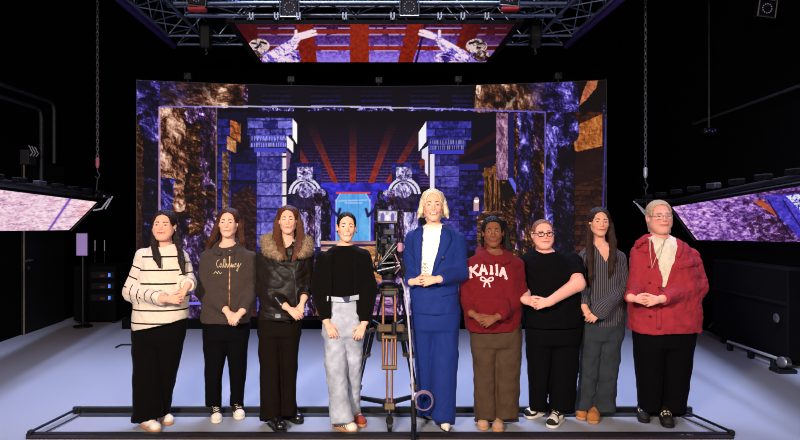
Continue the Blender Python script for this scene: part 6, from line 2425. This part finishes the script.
# ------------------------------------------------------------------ studio camera on its tripod, between the fourth and fifth person
M_COPPER = mat('copper_tube', (132, 88, 64), rough=.42, metal=.6, noise=.15, nscale=30)
M_BRASS = mat('tan_fitting', (104, 84, 60), rough=.5, metal=.3, noise=.15)
RX, RD = (389 - CX) * 4.86 / F_PX, 4.88
trp = empty('camera_tripod', (RX, RD, 0), 'tall black and copper camera tripod between the black cardigan and the blue suit', 'tripod')
bowl = V3(0, 0, 1.03)
feet = [V3(-.005, -.33, .10), V3(-.265, .20, .10), V3(.235, .24, .10)]
MB().lathe((0, 0, 1.0), (0, 0, 1), [(.045, -.05), (.075, -.02), (.085, .0), (.085, .045), (.06, .06)], 24).build('bowl', M_BLKMET, trp, smooth=True)
MB().box((0, -.07, 1.0), (.15, .05, .045), bevel=.01).build('crown_block', M_BRASS, trp)
for i, ft in enumerate(feet):
    out = unit(V3(ft[0], ft[1], 0))
    side = np.cross(out, V3(0, 0, 1))
    top = bowl + out * .085 - V3(0, 0, .03)
    mid = top + (ft - top) * .62
    low = top + (ft - top) * .97
    m0 = M_COPPER if i == 0 else M_BLKMET
    lg = MB()
    for sg in (-1, 1):
        lg.tube([top + side * sg * .046, mid + side * sg * .046], .011, 12)
    leg = lg.build('leg', m0, trp, smooth=True)
    b = MB()
    for sg in (-1, 1):
        b.tube([top + (mid - top) * .62 + side * sg * .02, low + side * sg * .016 - (low - mid) * .15], .009, 10)
    b.build('inner_tube', m0, leg, smooth=True)
    R = Matrix(np.stack([side, np.cross(unit(ft - top), side), unit(ft - top)], 1).tolist())
    for t_, m_, sz in ((.60, M_BRASS, (.118, .032, .03)), (.985, M_BRASS, (.118, .034, .035)), (.02, M_BLKMET, (.125, .04, .04))):
        q = top + (mid - top) * t_
        MB().box(q, sz, rot=R, bevel=.006).build('clamp', m_, leg)
    q = low - (low - mid) * .17
    MB().box(q, (.075, .036, .05), rot=R, bevel=.006).build('clamp', M_BRASS, leg)
    MB().tube([q, ft + V3(0, 0, .03)], .016, 12).build('lower_tube', m0 if i else M_BLKMET, leg, smooth=True)
# mid spreader with a tan pouch
ms = MB()
for i, ft in enumerate(feet):
    top = bowl + unit(V3(ft[0], ft[1], 0)) * .085
    a = top + (ft - top) * .31
    ms.tube([V3(0, 0, .69), a], .012, 8)
ms.lathe((0, 0, .66), (0, 0, 1), [(.03, 0), (.04, .02), (.04, .05), (.03, .07)], 16)
ms.build('mid_spreader', M_BLKMET, trp)
MB().box((.01, -.21, .74), (.21, .05, .055), bevel=.012).build('pouch', M_BRASS, trp)
MB().box((.03, -.245, .745), (.035, .03, .10), bevel=.008).build('pouch_clip', M_BLKPLA, trp)
MB().box((.035, -.10, .665), (.27, .09, .085), bevel=.015).build('battery_box', M_BLKPLA, trp)
# wheeled floor spreader
fs = MB()
for ft in feet:
    fs.tube([V3(0, 0, .115), V3(ft[0], ft[1], .10)], [.022, .018], 10)
fs.lathe((0, 0, .09), (0, 0, 1), [(.05, 0), (.055, .02), (.055, .04), (.035, .055)], 18)
fs.build('floor_spreader', M_BLKMET, trp, smooth=True)
for ft in feet:
    w = MB()
    w.lathe(V3(ft[0] - .018, ft[1], .042), (1, 0, 0), [(.026, 0), (.042, .005), (.042, .031), (.026, .036)], 18)
    wh = w.build('caster', M_BLKPLA, trp, smooth=True)
    MB().box(V3(ft[0], ft[1], .085), (.055, .05, .04), bevel=.008).build('caster_fork', M_BLKMET, wh)
    MB().lathe(V3(ft[0] - .021, ft[1], .042), (1, 0, 0), [(.012, 0), (.012, .042)], 10).build('hub', M_GREYMET, wh)

cmr = empty('studio_camera', (RX, RD - .01, 1.085), 'black studio camera rig with a lit monitor on the tripod, facing the screen wall', 'camera')
O = np.array(cmr.location)
cp = lambda px, py, yo: P(px, py, RD + yo) - O
hd = MB()
hd.lathe((0, 0, .0), (0, 0, 1), [(.055, 0), (.06, .02), (.06, .05), (.05, .06)], 20)
hd.lathe((-.085, 0, .085), (1, 0, 0), [(.035, 0), (.05, .012), (.05, .158), (.035, .17)], 20)
head = hd.build('fluid_head', M_BLKMET, cmr, smooth=True)
MB().lathe((-.10, 0, .085), (-1, 0, 0), [(.02, -.02), (.03, 0), (.026, .015)], 14).build('drag_knob', M_GREYMET, head, smooth=True)
MB().box((0, .02, .145), (.10, .34, .022), bevel=.005).build('sliding_plate', M_BLKMET, cmr)
bd = MB().box((.005, -.01, .235), (.125, .22, .14), bevel=.018)
body = bd.build('camera_body', mat('camera_grey_black', (26, 26, 28), rough=.45, noise=.2, nscale=60), cmr)
MB().box((.005, -.15, .235), (.10, .075, .12), bevel=.012).build('battery', M_BLKPLA, cmr)
MB().lathe((.0, .10, .24), (0, 1, 0), [(.045, 0), (.055, .03), (.05, .12), (.06, .15), (.06, .22)], 22).build('lens', M_BLKPLA, cmr, smooth=True)
MB().box((0, .36, .245), (.17, .08, .13), bevel=.01).build('matte_box', M_BLKPLA, cmr)
MB().tube([V3(0, -.10, .31), V3(0, -.10, .365), V3(0, .10, .365), V3(0, .10, .31)], .013, 10).build('top_handle', M_BLKMET, cmr, smooth=True)
for k, (a, b) in enumerate((((-.02, -.192, .275), (.02, .006, .03)), ((.03, -.192, .25), (.02, .006, .02)), ((-.01, -.192, .215), (.05, .006, .012)))):
    MB().box(a, b, bevel=.002).build('socket_panel', M_GREYMET, body)
# monitor on an arm, facing the photographer
c = cp(387.3, 216.8, -.20)
mon = MB().box(c + V3(0, .018, 0), (.172, .035, .108), rot=Matrix.Rotation(math.radians(3), 3, 'Y'), bevel=.008).build('monitor', M_BLKPLA, cmr)
V, Q = quad_grid(c + V3(-.068, -.001, -.042), c + V3(.072, -.001, -.046), c + V3(-.066, -.001, .044), c + V3(.074, -.001, .040), 60, 36)
me = mesh_np('display', V, Q, screen_mat('monitor_picture', 1.0))
uu, vv = np.tile(np.linspace(0, 1, 60), 36), np.repeat(np.linspace(1, 0, 36), 60)
pp = Pic(uu * 100, vv * 60)
nn = fbm(pp.x * .12, pp.y * .12, 2)
pp.put(np.ones(len(uu)), pp.ramp(nn, [(0, (110, 100, 150)), (.5, (205, 195, 225)), (1, (250, 245, 250))]))
pp.put(pp.ell(22, 34, 12, 26) + pp.ell(76, 32, 10, 24), (110, 96, 170))
pp.put(pp.ell(50, 36, 18, 22, .5) * .8, (255, 246, 246))
pp.put(pp.rect(0, 50, 100, 60), (120, 90, 100))
set_color(me, 'picture', lin(pp.C.clip(0, 255)))
link('display', me, mon)
MB().tube([c + V3(.0, .02, -.05), c + V3(.01, .05, -.12), V3(.01, -.06, .33)], .010, 8).build('monitor_arm', M_BLKMET, cmr, smooth=True)
# cables and rods round the body
rg = random.Random(5)
for k in range(5):
    p0 = V3(-.05 + .02 * k, -.19, .27 - .02 * k)
    p3 = V3(-.09 + .045 * k, -.15 + .01 * k, .06)
    sgx = -1 if k < 2 else 1
    MB().tube([p0, p0 + V3(sgx * .03, -.04, .0), (p0 + p3) / 2 + V3(sgx * .05, -.05, -.02), p3], .006, 8).build('cable', M_BLKPLA if k != 3 else mat('pinkish_cable', (170, 120, 130), rough=.5, noise=.1), cmr, smooth=True)
for a, b, r in (((376.5, 268, -.18), (394.5, 243, -.22), .0075), ((379, 266, -.2), (397, 246, -.23), .005), ((377, 271, -.18), (400, 265.5, -.22), .008), ((380, 263.5, -.2), (400, 262.5, -.22), .0045)):
    MB().tube([cp(*a), cp(*b)], r, 10).build('support_rod', M_STEEL, cmr, smooth=True)
MB().lathe(cp(400, 248, -.2), (0, 0, 1), [(.012, -.03), (.022, -.02), (.022, .03), (.012, .04)], 14).build('focus_knob', mat('pinkish_knob', (176, 128, 150), rough=.5, noise=.1), cmr, smooth=True)
MB().tube([cp(377, 232, -.1), cp(376.5, 262, -.12)], .010, 10).build('side_rod', M_BLKMET, cmr, smooth=True)
ph = MB().tube([cp(398, 258, -.05), cp(402.5, 266, -.20)], .012, 12)
pan = ph.build('pan_bar', M_BLKMET, cmr, smooth=True)
MB().tube([cp(402.5, 265, -.20), cp(409, 283, -.33)], [.019, .021], 14).build('grip', mat('black_foam', (16, 15, 16), rough=.9, bump=.2), pan, smooth=True)
MB().box(cp(389, 232, -.17), (.09, .05, .05), bevel=.01).build('receiver_box', M_GREYMET, cmr)
MB().box(cp(384, 241, -.19), (.06, .045, .055), bevel=.01).build('transmitter_box', M_BLKPLA, cmr)
for px in (380, 397):
    MB().tube([cp(px, 232, -.12), cp(px - 1, 206, -.12)], .006, 8).build('aerial', M_BLKPLA, cmr)

cb = empty('camera_cable', tuple(P(413.5, 436, 4.42) * V3(1, 1, 0)), 'pale cable hanging from the camera to the floor with a coiled purple loop', 'cable')
O = np.array(cb.location)
q = [P(401, 279, 4.70), P(404.5, 288, 4.58), P(407, 302, 4.52), P(410, 340, 4.51), P(412.5, 385, 4.51), P(413, 402, 4.51)]
MB().tube([a - O for a in q], .0085, 10).build('pale_run', mat('pale_cable', (186, 178, 190), rough=.45, noise=.1), cb, smooth=True)
q = [P(412.8, 400, 4.51), P(413.5, 412, 4.51), P(414, 428, 4.50), P(413.8, 434, 4.44), P(413.6, 441, 4.32), P(413, 470, 3.9)]
q[2][2], q[3][2], q[4][2], q[5][2] = .07, .055, .03, .02
MB().tube([a - O for a in q], [.014, .019, .020, .020, .018, .018], 12).build('black_sleeve', M_BLKPLA, cb, smooth=True)
rc = P(424, 401.5, 4.50)
m = MB()
for j in range(3):
    r = .060 + .004 * j
    m.tube([rc + V3(r * math.cos(a), .012 * j, r * 1.05 * math.sin(a)) - O for a in np.linspace(0, 2 * math.pi, 28)[:-1]], .0055, 8, closed=True)
m.build('coil', mat('purple_cable', (122, 98, 130), rough=.5, noise=.15), cb, smooth=True)
MB().tube([rc + V3(-.061, .01, 0) - O, P(413, 401, 4.51) - O], .012, 8).build('coil_tie', M_BLKPLA, cb)
